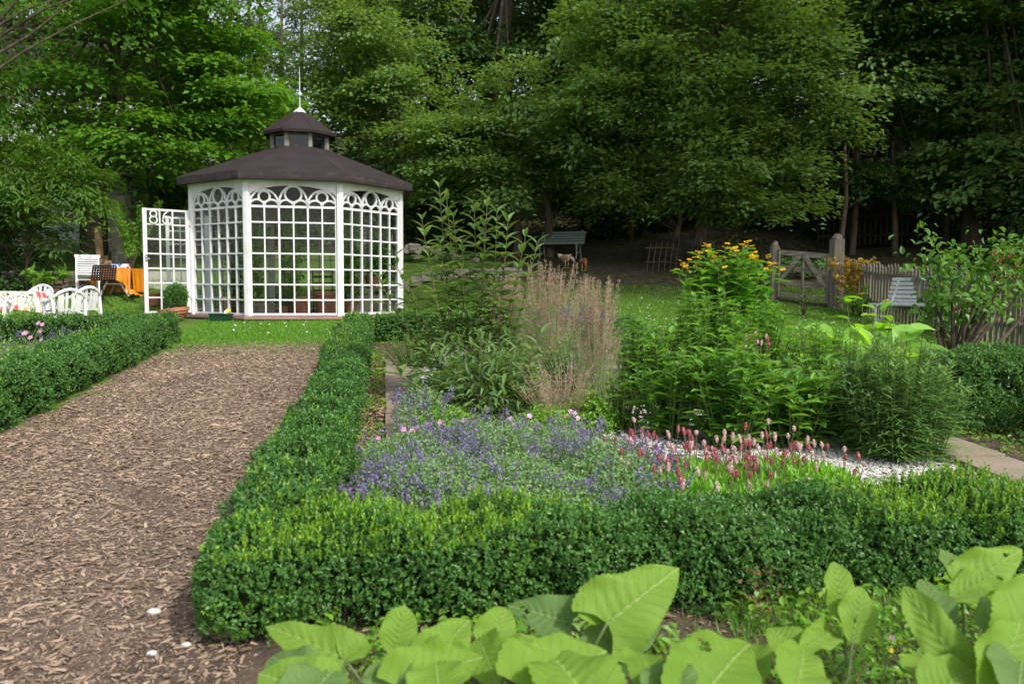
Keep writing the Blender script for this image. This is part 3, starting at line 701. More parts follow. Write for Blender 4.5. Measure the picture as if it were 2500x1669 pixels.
# ================================================================ PLANTS
def new_plant(name, label, cat, p, group=None): return thing(name, label, cat, p, group=group)
def mass(n, rx, ry, h, seed=0, top=.55):
    """points spread through a mound-shaped plant"""
    a = rnd(0, 2*pi, n); r = np.sqrt(rnd(0, 1, n)); x = r*np.cos(a); y = r*np.sin(a)
    dome = np.sqrt(np.clip(1-r*r*.85, 0, 1))*(1+.16*nz(x*2, y*2, x*0, 1.5, seed))
    z = dome*(1-(1-top)*rnd(0, 1, n)**1.2*1.0)
    z = dome*np.clip(rnd(top-.25, 1.02, n), .05, None)
    return np.stack([x*rx, y*ry, z*h], 1), np.stack([x, y, .45+0*x], 1)
def catmint(label, p, rx, ry, h, nleaf, nspike, seed=0, group='violet catmint clumps'):
    root = new_plant('catmint', label, 'flowering plant', p, group)
    pp, nn = mass(nleaf, rx, ry, h*.78, seed, .5); pp[:, 2] += tz(pp[:, 0]+p.x, pp[:, 1]+p.y)-p.z
    L = rnd(.014, .028, nleaf); MB().leaves(pp, nn*.6+unit(nleaf), nn+unit(nleaf)*.9+np.array([0, 0, .6]), L, L*.65, R1).build('foliage', M['catleaf'], root)
    st = MB(); fl = MB(); fm = MB()
    sp, sn = mass(nspike, rx*1.05, ry*1.05, h, seed+2, .85); sp[:, 2] += tz(sp[:, 0]+p.x, sp[:, 1]+p.y)-p.z
    k = nz(sp[:, 0], sp[:, 1], sp[:, 0]*0, 3.2, seed+4)+rng.normal(0, .5, nspike) > -.25; sp = sp[k]; sn = sn[k]
    for i in range(len(sp)):
        tip = sp[i]+sn[i]*np.array([.10, .10, .03])+rng.normal(0, .02, 3); L = rnd(.07, .15); d = np.array([sn[i][0]*.6, sn[i][1]*.6, 1.0])+rng.normal(0, .22, 3); d /= np.linalg.norm(d)
        b = tip-d*L*1.2; st.beam(tuple(b), tuple(tip+d*.01), .0022)
        nf = int(rnd(16, 30)); t = rnd(0, 1, nf)**.8; c = b+d*(L*1.2)*t[:, None]*1.0; u_ = unit(nf)*np.array([1, 1, .5]); wd = .010+.009*(1-t)
        c = c+u_*wd[:, None]; tgt = fl
        half = rnd(0, 1, nf) < .62
        for kk, tg in ((half, fl), (~half, fm)):
            if kk.any(): tg.leaves(c[kk], u_[kk]+np.array([0, 0, .3]), unit(kk.sum()), rnd(.012, .021, kk.sum()), rnd(.010, .016, kk.sum()), R1)
    st.build('stems', M['stem'], root); f = fl.build('flowers', M['purple'], root); fm.build('calyces', M['mauve'], f)
    return root
catmint('large violet catmint clump behind the front hedge, left of centre', on(1075, 4.25), .46, .48, .40, 12000, 230, 1)
catmint('silvery green catmint clump in the middle behind the front hedge', on(1290, 4.25), .44, .48, .38, 12000, 110, 2)
catmint('brightest violet catmint clump beside the pink spikes', on(1490, 4.6), .36, .55, .42, 8000, 330, 3)
catmint('violet catmint clump sprawling over the slabs', on(1010, 4.95), .40, .50, .36, 8000, 170, 4)
catmint('catmint clump in front of the feather grass', on(1270, 5.15), .62, .45, .40, 11000, 210, 5)
catmint('upright catmint tuft beside the lance leaved shrub', on(1030, 6.0), .22, .3, .52, 2200, 46, 6)
catmint('violet catmint in the left bed behind the path hedge', gd(-3.3, 6.3), .42, 1.5, .48, 9000, 120, 7)
catmint('violet catmint at the left picture edge in the left bed', gd(-4.4, 6.3), .6, 1.3, .52, 7000, 110, 8)
def lavender(label, p, rx, ry, h, n, seed):
    root = new_plant('sage_clump', label, 'flowering plant', p, 'dark violet flower clumps at the back')
    st = MB(); fl = MB(); lf = MB()
    for i in range(n):
        a = rnd(0, 2*pi); r = math.sqrt(rnd(0, 1)); b = np.array([r*cos(a)*rx*.6, r*sin(a)*ry*.6, 0]); t = np.array([r*cos(a)*rx, r*sin(a)*ry, h*rnd(.75, 1.1)])
        st.beam(tuple(b), tuple(t), .004); q = 26; s = rnd(.62, 1, q); c = b+(t-b)*s[:, None]+unit(q)*.016
        fl.leaves(c, unit(q)+np.array([0, 0, .4]), unit(q), .018, .014, R1)
        q = 22; s = rnd(.05, .65, q); c = b+(t-b)*s[:, None]; lf.leaves(c, unit(q)+np.array([0, 0, .3]), unit(q), rnd(.04, .07, q), .012, R1)
    st.build('stems', M['stem'], root); fl.build('flowers', M['deeppurple'], root); lf.build('foliage', M['aster'], root)
lavender('dark violet flower spikes left of the yellow flowered clump', gd(3.25, 7.6), .5, .35, .60, 90, 1)
lavender('bluish violet spikes beside the feather grass plumes', gd(2.75, 7.2), .35, .3, .62, 34, 2)
def stars(mb, c, r, n=5, nrm=(0, -.6, .8), petalm=.9):
    a = rnd(0, 2*pi); N = Vector(nrm).normalized(); t = N.orthogonal().normalized(); b = N.cross(t)
    D = [t*cos(a+2*pi*i/n)+b*sin(a+2*pi*i/n)+N*.18 for i in range(n)]
    mb.leaves([c]*n, [tuple(d) for d in D], [tuple(N)]*n, r, r*petalm, PETAL)
def mallow(label, p, pts, r=.022, h=.3, nl=1600, group='pink mallow plants'):
    root = new_plant('mallow', label, 'flowering plant', p, group); st = MB(); fl = MB()
    pp, nn = mass(nl, .28, .28, h, 3, .4); L = rnd(.02, .04, nl); MB().leaves(pp, nn*.5+unit(nl), nn+unit(nl)*.6+np.array([0, 0, .8]), L, L*.7, R1).build('foliage', M['weed'], root)
    for q in pts:
        d = Vector(q)-p; st.tube([(d.x*.3, d.y*.3, .03), (d.x*.7, d.y*.7, d.z*.7), tuple(d)], .0025, 5); stars(fl, tuple(d+Vector((0, 0, .004))), r*rnd(.85, 1.15), 5, (rnd(-.5, .3), -.8, .6))
    st.build('stems', M['stem'], root); fl.build('flowers', M['pink'], root)
def pxs(lst, d): return [P(x*1.0643, y*1.0643, d+rnd(-.12, .12)) for x, y in lst]
mallow('pink mallow flowers in the middle of the catmint', gd(1.75, 2.7), pxs([(1215, 955), (1232, 972), (1180, 975), (1240, 985), (1190, 1000), (1170, 962), (1310, 945), (1220, 985)], 5.6))
mallow('pale pink mallow flowers at the left edge of the catmint', gd(1.05, 2.75), pxs([(945, 990), (958, 982), (925, 985), (1065, 965), (985, 975), (868, 1006), (1010, 970)], 5.5))
mallow('pink mallow flowers among violet spikes in the left bed', gd(-3.25, 6.0), pxs([(88, 742), (92, 760), (60, 765), (97, 745), (70, 775), (95, 780), (20, 803), (55, 765)], 8.6), r=.028, h=.42)
mallow('small mallow with fine bright leaves in front of the feather grass', gd(2.15, 3.1), pxs([(1318, 948), (1325, 960), (1300, 955)], 5.8), h=.3, nl=2600)

def persicaria(label, p, rx, ry, spikes, nl=1500, hs=(.16, .34), group='knotweed with pink spikes'):
    root = new_plant('knotweed', label, 'flowering plant', p, group)
    pp, nn = mass(nl, rx, ry, .17, 5, .5); pp[:, 2] += tz(pp[:, 0]+p.x, pp[:, 1]+p.y)-p.z
    L = rnd(.05, .10, nl); MB().leaves(pp-np.array([0, 0, .04]), nn*np.array([.5, .5, 1])+unit(nl)*.5+np.array([0, 0, .5]), nn+unit(nl)*.5+np.array([0, -.3, .3]), L, L*.34, OVAL).build('foliage', M['persleaf'], root)
    st = MB(); red = MB(); pale = MB()
    for i in range(spikes):
        a = rnd(0, 2*pi); r = math.sqrt(rnd(0, 1)); x, y = r*cos(a)*rx, r*sin(a)*ry; z0 = Zt(p.x+x, p.y+y)-p.z; h = rnd(*hs)
        t = Vector((x+rnd(-.05, .05), y+rnd(-.05, .05), z0+h)); d = Vector((rnd(-.25, .25), rnd(-.25, .25), 1)).normalized(); L = rnd(.025, .05)
        st.tube([(x, y, z0+.03), tuple(t)], .0022, 5)
        m = red if rnd(0, 1) < .58 else pale
        n = 46; s = rnd(0, 1, n); w = .0085*np.sin(pi*np.clip(s*.85+.12, 0, 1))+.0015; an = rnd(0, 2*pi, n); dv = np.stack([np.cos(an), np.sin(an), 0*an], 1)
        m.leaves(np.array(t)+np.array(d)*s[:, None]*L+dv*w[:, None], dv*.5+np.array([0, 0, 1]), dv, .0095, .0085, R1)
        m.tube([tuple(t), tuple(t+d*L*.5), tuple(t+d*L)], [.006, .009, .003], 6)
    st.build('stems', M['redstem'], root); red.build('red_flower_spikes', M['redpink'], root); pale.build('pale_flower_spikes', M['palepink'], root)
persicaria('knotweed with rose and pale spikes right of the violet catmint', on(1690, 4.62), .48, .55, 115, 3600)
persicaria('knotweed with rose spikes nearest the white pebbles', on(1950, 4.72), .38, .48, 46, 2800)
persicaria('small knotweed with red spikes seen through the lance leaved shrub', gd(2.0, 4.6), .28, .28, 26, 500, hs=(.25, .5))
persicaria('little knotweed with salmon spikes among the broad leaves', gd(3.75, 3.4), .15, .15, 10, 120, hs=(.55, .7))

def lance_shrub(label, p, stems, leaf=(.17, .26), name='lance_leaved_shrub', n_low=1500, hl=.95, rl=.55, low=(.09, .15)):
    """long shoots given as tips; opposite pairs of long leaves"""
    root = new_plant(name, label, 'shrub', p); st = MB(); lf = MB()
    for tip in stems:
        t = Vector(tip)-p; b = Vector((t.x*.25+rnd(-.06, .06), t.y*.25, 0)); mid = b.lerp(t, .5)+Vector((t.x*.12, 0, .05))
        pts = [b, mid, t]; pts = [b.lerp(mid, k).lerp(mid.lerp(t, k), k) for k in np.linspace(0, 1, 9)]
        st.tube([tuple(q) for q in pts], list(np.linspace(.008, .0025, 9)), 6)
        L = (t-b).length; n = int(L*.72/.08); a = rnd(0, pi)
        for i in range(n):
            k = .34+.66*i/(n-1); q = b.lerp(mid, k).lerp(mid.lerp(t, k), k); a += pi/2+rnd(-.3, .3)
            sz = rnd(*leaf)*(1-.30*max(0, (k-.7)/.3))
            for s in (0, pi):
                d = Vector((cos(a+s), sin(a+s), .40+.7*max(0, k-.75)*4)); lf.leaves([tuple(q)], [tuple(d)], [(-d.x*.5, -d.y*.5, 1)], sz, sz*.26, LANCE)
    pp, nn = mass(n_low, rl, rl*.9, hl, 9, .35); D = nn*np.array([1, 1, .3])+unit(n_low)*.6; L = rnd(*low, n_low)
    lf.leaves(pp, D, nn*.4+unit(n_low)*.4+np.array([0, 0, 1]), L, L*.23, LANCE)
    for i in range(26):
        a = rnd(0, 2*pi); r = rl*rnd(.3, .85); st.tube([(0, 0, 0), (r*cos(a)*.5, r*sin(a)*.5, hl*.4), (r*cos(a), r*sin(a), hl*rnd(.6, .85))], [.006, .005, .002], 5)
    st.build('stems', M['redstem'], root); lf.build('foliage', M['buddleia'], root); return root
D0 = 7.3; bp = on(1165, D0)
tips = pxs([(1008, 432), (968, 505), (1040, 500), (1088, 470), (1118, 455), (1165, 510), (1205, 545), (1060, 560), (1232, 560), (1140, 600), (1010, 560), (935, 640), (905, 590), (870, 640), (1025, 462), (1110, 520), (1140, 490), (985, 590), (1190, 620)], D0)
lance_shrub('tall shrub with grey green lance shaped leaves rising above the bed', bp, tips, n_low=1900, hl=.80, rl=.60, low=(.08, .15))
lance_shrub('lower lance leaved shrub in front of the tall one, beside the slabs', on(1200, 6.6), pxs([(960, 900), (1010, 820), (1180, 800), (1100, 780), (1240, 770), (905, 850)], 6.5), n_low=1100, hl=.62, rl=.44)

def feather_grass(label, p, h, r, n, plumes, spread=1.0, pk=1.0):
    root = new_plant('feather_grass', label, 'ornamental grass', p, 'feather grass clumps'); bl = MB(); pl = MB(); st = MB()
    a = rnd(0, 2*pi, n); rr = np.sqrt(rnd(0, 1, n))*r*.45; b = np.stack([rr*np.cos(a), rr*np.sin(a), 0*a], 1)
    sp_ = np.abs(rng.normal(0, .085, n))*spread+.02; D = np.stack([np.cos(a)*sp_, np.sin(a)*sp_, np.ones(n)], 1); bl.leaves(b, D, np.stack([-np.cos(a), -np.sin(a), .3+0*a], 1), h*rnd(.40, .80, n), .003, BLADE3)
    for i in range(plumes):
        a = rnd(0, 2*pi); r0 = r*.35*rnd(0, 1); q = rnd(.1, 1)*r*spread; t = Vector((q*cos(a)+rnd(-.04, .04), q*sin(a), h*rnd(.55, 1.06))); b0 = Vector((r0*cos(a), r0*sin(a), 0))
        st.beam(tuple(b0), tuple(t), .0025); d = (t-b0).normalized(); L = rnd(.20, .36)*pk; m = int(rnd(34, 60)); s = rnd(0, 1, m)
        an = rnd(0, 2*pi, m); dv = np.stack([np.cos(an), np.sin(an), rnd(.3, 1.0, m)], 1); w = .045*(1-s)+.006
        pl.leaves(np.array(t-d*L)+np.array(d)*(s*L)[:, None]+dv*w[:, None]*.3, dv, unit(m), .018+w*.5, .0042, R1)
    bl.build('blades', M['drygrass'], root); st.build('stalks', M['drygrass'], root); pl.build('plumes', M['plume'], root)
feather_grass('tall feather grass with pinkish plumes in the middle of the bed', on(1455, 6.9), 1.14, .25, 420, 95)
feather_grass('wide feather grass with dense pink plumes behind the lance leaved shrub', on(1335, 8.3), 1.22, .42, 420, 135, 1.1)
feather_grass('feather grass left behind the tall shrub', on(1240, 8.5), 1.12, .35, 700, 80, 1.1)
feather_grass('low drooping feather grass plume beside the knotweed', on(1370, 6.3), .52, .28, 500, 70, 1.4)

def broad(label, p, h, r, stems, leaf, m, wr=.42, name='broad_leaved_plant', cat='plant', T=OVAL, group=None, flowers=0, droop=.0, gap=.06, top_h=None, lowbig=1.0, fm='yellow', spread=.6, rim=.35):
    root = new_plant(name, label, cat, p, group); st = MB(); lf = MB(); fl = MB(); fc = MB()
    for i in range(stems):
        a = rnd(0, 2*pi); q = math.sqrt(rnd(0, 1)); b = Vector((q*r*.35*cos(a), q*r*.35*sin(a), 0)); hh = h*(1-rim*q*q)*rnd(.85, 1.08)
        t = Vector((q*r*cos(a)*spread*1.4, q*r*sin(a)*spread*1.4, hh)); mid = b.lerp(t, .5)+Vector((0, 0, hh*.05))
        st.tube([tuple(b), tuple(mid), tuple(t)], [.008, .006, .003], 6)
        n = max(3, int(hh/gap)); an = rnd(0, 2*pi)
        for j in range(n):
            k = .1+.9*j/(n-1); c = b.lerp(mid, k).lerp(mid.lerp(t, k), k); an += 2.4; sz = rnd(*leaf)*(lowbig*(1-k)+k*.62)
            d = Vector((cos(an), sin(an), rnd(.1, .7)-droop)); lf.leaves([tuple(c)], [tuple(d)], [(-d.x*.35, -d.y*.35, 1)], sz, sz*wr, T)
            if k > .6 and T is not HEART:
                d = Vector((cos(an+2), sin(an+2), .8)); lf.leaves([tuple(c)], [tuple(d)], [(-d.x*.6, -d.y*.6, 1)], sz*.7, sz*wr*.6, T)
        if i < flowers:
            for f in range(1 if flowers < 8 else 2):
                tt = t+Vector((rnd(-.05, .05), rnd(-.05, .05), rnd(.05, .13))); st.beam(tuple(t), tuple(tt), .004)
                nn = (rnd(-.4, .4), rnd(-.5, .1), 1); stars(fl, tuple(tt), .042, 14, nn, .30); stars(fl, tuple(tt+Vector((0, 0, .004))), .036, 14, nn, .3); fc.blob(tuple(tt+Vector((0, 0, .006))), (.014, .014, .009), 8, 5, 0)
    st.build('stems', M['stem'], root); lf.build('foliage', M[m], root)
    if flowers: f = fl.build('flowers', M[fm], root); fc.build('flower_centre', M['flowercentre'], f)
    return root
G1 = 'dark leafy clumps in the right bed'
broad('dark broad leaved clump nearest the pink spikes', on(1790, 5.75), .76, .46, 54, (.15, .25), 'comfrey', .40, group=G1, gap=.055)
broad('dark broad leaved clump left of the fine leaved one', on(1945, 5.8), .60, .40, 48, (.15, .25), 'comfrey', .40, group=G1)
broad('leafy clump right of the tall feather grass', on(1640, 6.1), .76, .40, 41, (.14, .23), 'comfrey', .36, group=G1)
broad('leafy clump in the middle of the right bed behind the pink spikes', on(1730, 7.2), 1.0, .55, 64, (.12, .20), 'comfrey', .38, group=G1)
broad('leafy filler clump between the tall feather grass and the dark clumps', on(1560, 7.4), .74, .42, 50, (.11, .18), 'helio', .38, group=G1)
broad('low bright filler clump at the foot of the tall feather grass', on(1515, 6.3), .42, .34, 34, (.08, .14), 'weed', .42, group=G1)
broad('low leafy filler between the two feather grasses', on(1400, 7.7), .55, .42, 40, (.08, .14), 'aster', .36, group=G1)
broad('leafy filler clump in the gap left of the fine leaved clump', on(2040, 6.2), .60, .34, 44, (.12, .19), 'comfrey', .40, group=G1)
broad('lighter leafy clump below the yellow flowered plant', on(1850, 7.6), .92, .50, 60, (.11, .18), 'helio', .38, group=G1)
broad('leafy clump between the feather grass and the box ball', on(1620, 8.2), .70, .55, 60, (.10, .16), 'aster', .34, group=G1)
broad('leafy clump behind the fine leaved one', on(2010, 7.2), .76, .5, 56, (.10, .16), 'helio', .40, group=G1)
broad('low leafy cover left of the box ball', on(1560, 9.8), .50, .70, 50, (.07, .12), 'helio', .36, group=G1)
broad('low leafy shrub with small lobed leaves beside the far slabs', on(1010, 9.4), .42, .55, 60, (.04, .07), 'weed', .8, group=G1, gap=.05)
broad('yellow flowered clump with broad green leaves before the gate', on(1772, 11.0), 1.32, .80, 72, (.18, .34), 'helio', .55, name='yellow_flowered_plant', cat='flowering plant', T=HEART, flowers=46, gap=.11, lowbig=1.3, spread=.64, rim=.18, group='yellow flowered perennials')
broad('tall lime leaved plant with few yellow flowers before the white bench', on(2125, 8.6), 1.12, .42, 6, (.26, .36), 'lime', .60, name='yellow_flowered_plant', cat='flowering plant', T=HEART, flowers=2, gap=.16, lowbig=1.3, spread=.5, group='yellow flowered perennials')
broad('low lime leaved plant with two yellow flowers right of the big clump', on(1915, 8.8), .62, .35, 5, (.18, .28), 'lime', .6, name='yellow_flowered_plant', cat='flowering plant', T=HEART, flowers=2, gap=.14, lowbig=1.3, spread=.5, group='yellow flowered perennials')
def lime_leaves(label, pairs, base, d):
    root = new_plant('giant_leaved_plant', label, 'plant', base, 'plants with huge lime leaves'); st = MB(); lf = MB()
    for (bx, by), (tx, ty), w, dd in pairs:
        b = P(bx*1.0643, by*1.0643, d)-base; t = P(tx*1.0643, ty*1.0643, d+dd)-base; D = t-b; lf.leaves([tuple(b)], [tuple(D)], [(rnd(-.6, .6), rnd(-.9, -.2), 1)], D.length, w*.8, OVAL); st.tube([(0, 0, 0), (b.x*.7, b.y*.7, b.z*.6), tuple(b)], [.008, .007, .005], 6)
    st.build('stems', M['stem'], root); lf.build('foliage', M['lime'], root)
lime_leaves('huge lime leaves lit by the sun left of the white bench', [((1925, 790), (1860, 738), .30, -.3), ((1930, 800), (1985, 745), .26, .2), ((1890, 800), (1925, 770), .25, -.3), ((1985, 830), (1940, 768), .28, -.2), ((2000, 800), (1960, 740), .3, .1)], on(2070, 8.2), 8.0)
lime_leaves('huge lime leaves reaching right above the fine leaved clump', [((2060, 820), (2192, 800), .30, -.3), ((2050, 790), (2120, 740), .3, .2), ((2040, 810), (2075, 765), .3, -.3), ((2095, 835), (2065, 790), .28, -.3), ((2070, 835), (2050, 800), .25, -.2), ((2080, 760), (2150, 748), .18, 0)], on(2215, 7.9), 7.7)
def fine_clump(label, p, h, r, n, name='fine_leaved_clump'):
    root = new_plant(name, label, 'plant', p); st = MB(); lf = MB()
    for i in range(n):
        a = rnd(0, 2*pi); q = math.sqrt(rnd(0, 1)); b = Vector((q*r*.62*cos(a), q*r*.62*sin(a), 0)); hh = h*rnd(.70, 1.05)*(1-.30*q*q); t = Vector((q*r*.98*cos(a)+rnd(-.05, .05), q*r*.98*sin(a), hh))
        st.tube([tuple(b), tuple(b.lerp(t, .5)+Vector((0, 0, .03))), tuple(t)], [.004, .0035, .002], 5)
        m = int(hh/.0125); k = rnd(.04, 1, m); c = np.array(b)+np.array(t-b)*k[:, None]; an = rnd(0, 2*pi, m)
        D = np.stack([np.cos(an), np.sin(an), .35+2.2*np.clip(k-.75, 0, 1)], 1); L = rnd(.13, .24, m)*(1.15-.75*k); lf.leaves(c, D, D*np.array([-.6, -.6, 0])+np.array([0, 0, 1]), L, .015, BLADE3)
    st.build('stems', M['stem'], root); lf.build('foliage', M['aster'], root)
fine_clump('dense clump of upright stems with thread fine leaves by the pebbles', on(2195, 5.55), .85, .45, 150)
fine_clump('smaller upright clump of fine leaves beside the dark violet flowers', on(1560, 8.9), .62, .25, 20)
fine_clump('single tall fine leaved shoots left of the big fine clump', on(2070, 6.6), .95, .12, 5)
fine_clump('fine leaved shoots among violet flowers in the left bed', gd(-4.0, 6.6), .66, .5, 22)
# weeds and litter
def weeds():
    n = 9000; u = np.concatenate([rnd(.38, .62, 1100), rnd(.3, 4.6, 7400), rnd(4.9, 6.2, 2000)]); v = np.concatenate([rnd(.6, 8.6, 1100), rnd(-1.25, .0, 7400), rnd(.5, 3.5, 2000)])
    k = nz(u, v, u*0, 3.1, 2) > -.35+.22*(v < 0)*(u < 2.0); u, v = u[k], v[k]; X, Y = gda(u, v); n = len(X); a = rnd(0, 2*pi, n)
    D = np.stack([np.cos(a), np.sin(a), rnd(.1, 1.1, n)], 1); L = rnd(.02, .05, n); hh = np.where(v < 0, rnd(0, .10, n), rnd(0, .05, n))
    m = MB().leaves(np.stack([X, Y, tz(X, Y)+.006+hh], 1), D, np.stack([0*X, 0*X, 1+0*X], 1)+unit(n)*.4, L, L*.65, OVAL)
    tag(m.build('weeds', M['weed']), 'low green weeds creeping over the bare soil beside the hedges', 'weeds', kind='stuff')
    n = 4100; u = np.concatenate([rnd(.36, .66, 3400), rnd(-.2, 3, 700)]); v = np.concatenate([rnd(.5, 7, 3400), rnd(-1.0, .05, 700)]); X, Y = gda(u, v); a = rnd(0, 2*pi, n)
    L = np.where(v < 0, rnd(.008, .025, n), rnd(.02, .05, n)); T = ([(0, -.5, 0), (1, -.4, .05), (1, .4, 0), (0, .5, .1)], [(0, 1, 2, 3)])
    m = MB().leaves(np.stack([X, Y, tz(X, Y)+.012], 1), np.stack([np.cos(a), np.sin(a), rng.normal(0, .2, n)], 1), np.stack([0*X, 0*X, 1+0*X], 1)+unit(n)*.4, L, L*rnd(.15, .6, n), T)
    tag(m.build('leaf_litter', M['litter']), 'dry brown leaf and bark litter on the soil strip', 'leaf litter', kind='stuff')
weeds()
for i, (u, v, a) in enumerate([(.50, 1.9, .4), (.52, 2.6, 1.2), (.48, 1.2, -.3)]):
    c = gd(u, v, .02); m = MB(); d = Vector((cos(a), sin(a), 0))
    m.tube([(0, 0, .01), tuple(d*.08+Vector((0, 0, .04))), tuple(d*.16+Vector((.01, 0, .015)))], [.010, .009, .005], 7); m.tube([tuple(d*.07+Vector((0, 0, .035))), tuple(d*.08+Vector((-.03, .05, .01)))], [.006, .003], 6)
    tag(m.build('dead_root', M['litter'], loc=c), ['pale bent root stub on the soil beside the catmint', 'curved dry root by the second slab', 'dry root stub nearest the front hedge'][i], 'root', 'dry roots on the soil strip')
for i, (px, py, s) in enumerate([(1455-1080+2, 1500, .03), (455, 1583, .022), (372, 1600, .022), (205, 1370, .012)]):
    c = G(px, py); m = MB(); m.blob((0, 0, s*.3), (s, s*.7, s*.45), 10, 7, .15, k=i); tag(m.build('pale_stone' if i < 3 else 'fallen_leaf', M['pebble'] if i < 3 else M['yellow'], loc=c, smooth=True), ['pale flat stone lying on the path near the front', 'small white stone beside the front hedge corner', 'white stone left of the hedge corner on the chips', 'tiny yellow fallen leaf on the wood chips'][i], 'stone' if i < 3 else 'leaf')

# foreground plants with very large leaves: every leaf is modelled
def bigleafmat(name, c, c2):
    m = leafm(name, c, c2, trans=.36, rough=.62, spec=.25, clump=.6); n = m.node_tree.nodes; l = m.node_tree.links; b = n['Principled BSDF']
    uv = n.new('ShaderNodeUVMap'); sx = n.new('ShaderNodeSeparateXYZ'); l.new(uv.outputs[0], sx.inputs[0])
    def mt(op, a, bb, c_=None):
        q = n.new('ShaderNodeMath'); q.operation = op
        for i, s in ((0, a), (1, bb), (2, c_)):
            if s is None: continue
            if isinstance(s, (int, float)): q.inputs[i].default_value = s
            else: l.new(s, q.inputs[i])
        return q.outputs[0]
    s = mt('ABSOLUTE', sx.outputs['Y'], 0); t = mt('SUBTRACT', sx.outputs['X'], mt('MULTIPLY', s, .42))
    fr = mt('FRACT', mt('MULTIPLY', t, 8.5), 0); vein = mt('ABSOLUTE', mt('SUBTRACT', fr, .5), 0)
    vein = n_mr(n, l, vein, .44, .5); mid = n_mr(n, l, s, .045, .0); vv = mt('MAXIMUM', vein, mid)
    cur = b.inputs['Base Color'].links[0].from_socket
    mx = n.new('ShaderNodeMix'); mx.data_type = 'RGBA'; l.new(cur, mx.inputs[6]); mx.inputs[7].default_value = (.40, .54, .16, 1); l.new(mt('MULTIPLY', mt('MAXIMUM', mt('MULTIPLY', vein, .35), mid), .8), mx.inputs[0]); l.new(mx.outputs[2], b.inputs['Base Color'])
    no = n.new('ShaderNodeTexNoise'); no.inputs['Scale'].default_value = 55
    tc = n.new('ShaderNodeTexCoord'); l.new(tc.outputs['Object'], no.inputs[0])
    h = mt('ADD', mt('MULTIPLY', vv, -1.0), mt('MULTIPLY', no.outputs['Fac'], .5)); bp = n.new('ShaderNodeBump'); bp.inputs['Strength'].default_value = .55; bp.inputs['Distance'].default_value = .006
    l.new(h, bp.inputs['Height']); l.new(bp.outputs[0], b.inputs['Normal']); return m
def n_mr(n, l, v, a, b):
    q = n.new('ShaderNodeMapRange'); q.inputs[1].default_value = a; q.inputs[2].default_value = b; l.new(v, q.inputs[0]); return q.outputs[0]
M['bigleaf'] = bigleafmat('large_lime_leaf', (.092, .180, .018), (.165, .270, .040))
M['bigleaf2'] = bigleafmat('large_grey_green_leaf', (.075, .145, .04), (.12, .19, .055))
def leaf_mesh(b, t, w, nrm, curl=.12, bend=.10, shape=0, serr=.028, holes=0, nt=40, ns=8, seed=0, ruffle=.055):
    """a large leaf from base point b to tip t"""
    b = Vector(b); t = Vector(t); ax = t-b; L = ax.length; D = ax.normalized(); N = Vector(nrm); S = N.cross(D).normalized(); N = D.cross(S).normalized()
    V = []; uv = []; rs = np.random.default_rng(seed+5)
    for i in range(nt+1):
        k = i/nt
        pa, pb = ((.42, .80), (.58, .72), (.26, .82))[shape]; kk = min(max(k+(.03 if shape == 2 else .004), 0), 1); kp = pa/(pa+pb)
        pr = (kk/kp)**pa*((1-kk)/(1-kp))**pb*(1+.05*sin(k*9+seed*1.3))
        ser = 1+serr*(1 if i % 2 else -1)
        for j in range(-ns, ns+1):
            s = j/ns; e = abs(s)
            x = k*L+ (-.20*L*e*e if shape == 2 else -.03*L*e)*(1-k)
            y = s*pr*w/2*(ser if abs(j) == ns else 1)
            z = curl*w*(e**1.5)*pr*(1+.8*sin(seed*2.1+s)) + bend*L*sin(pi*k*.9)-bend*L*.0*k + ruffle*L*sin(k*14+s*3+seed)*e*e*pr + .006*cos(k*55-e*14)*(1-e)*pr
            p = b+D*x+S*y+N*z; V.append(tuple(p)); uv.append((k, s*pr))
    W = 2*ns+1; F = []
    hs = [(rs.uniform(.3, .85), rs.uniform(-.7, .7)) for _ in range(holes)]
    for i in range(nt):
        for j in range(W-1):
            k, s = (i+.5)/nt, (j+.5-ns)/ns
            if any((k-hk)**2*6+(s-hh)**2 < .018 for hk, hh in hs): continue
            a = i*W+j; F.append((a, a+1, a+W+1, a+W))
    return V, F, uv
def bigplant(label, base, leaves_, mats=('bigleaf',)):
    root = new_plant('giant_leaved_plant', label, 'plant', base, 'large leaved plants in the foreground')
    for i, (bx, by, db, tx, ty, dt, w, nrm, opt) in enumerate(leaves_):
        b = P(bx*1.0643, by*1.0643, db)-base; t = P(tx*1.0643, ty*1.0643, dt)-base; opt = dict(opt); mk = opt.pop('m', mats[0])
        V, F, uv = leaf_mesh(b, t, w*1.16, nrm, seed=i*3, **opt); m = MB().add(V, F); m.uv = uv
        lf = m.build('leaf', M[mk], root, smooth=True)
        st = MB(); d0 = (t-b).normalized(); q0 = Vector((b.x*.45+rnd(-.02, .02), b.y*.45, 0)); mid = b-d0*.06+Vector((0, 0, -.05))
        st.tube([tuple(q0), tuple(q0.lerp(mid, .6)+Vector((0, 0, .02))), tuple(mid), tuple(b), tuple(b+d0*.02)], [.006, .005, .0045, .004, .003], 8); st.build('leaf_stalk', M['stem'], lf, smooth=True)
up = (0, -.35, 1); fc_ = (0, -1, .55); fl_ = (-.2, -.7, .8)
A = on(1350, 2.25)
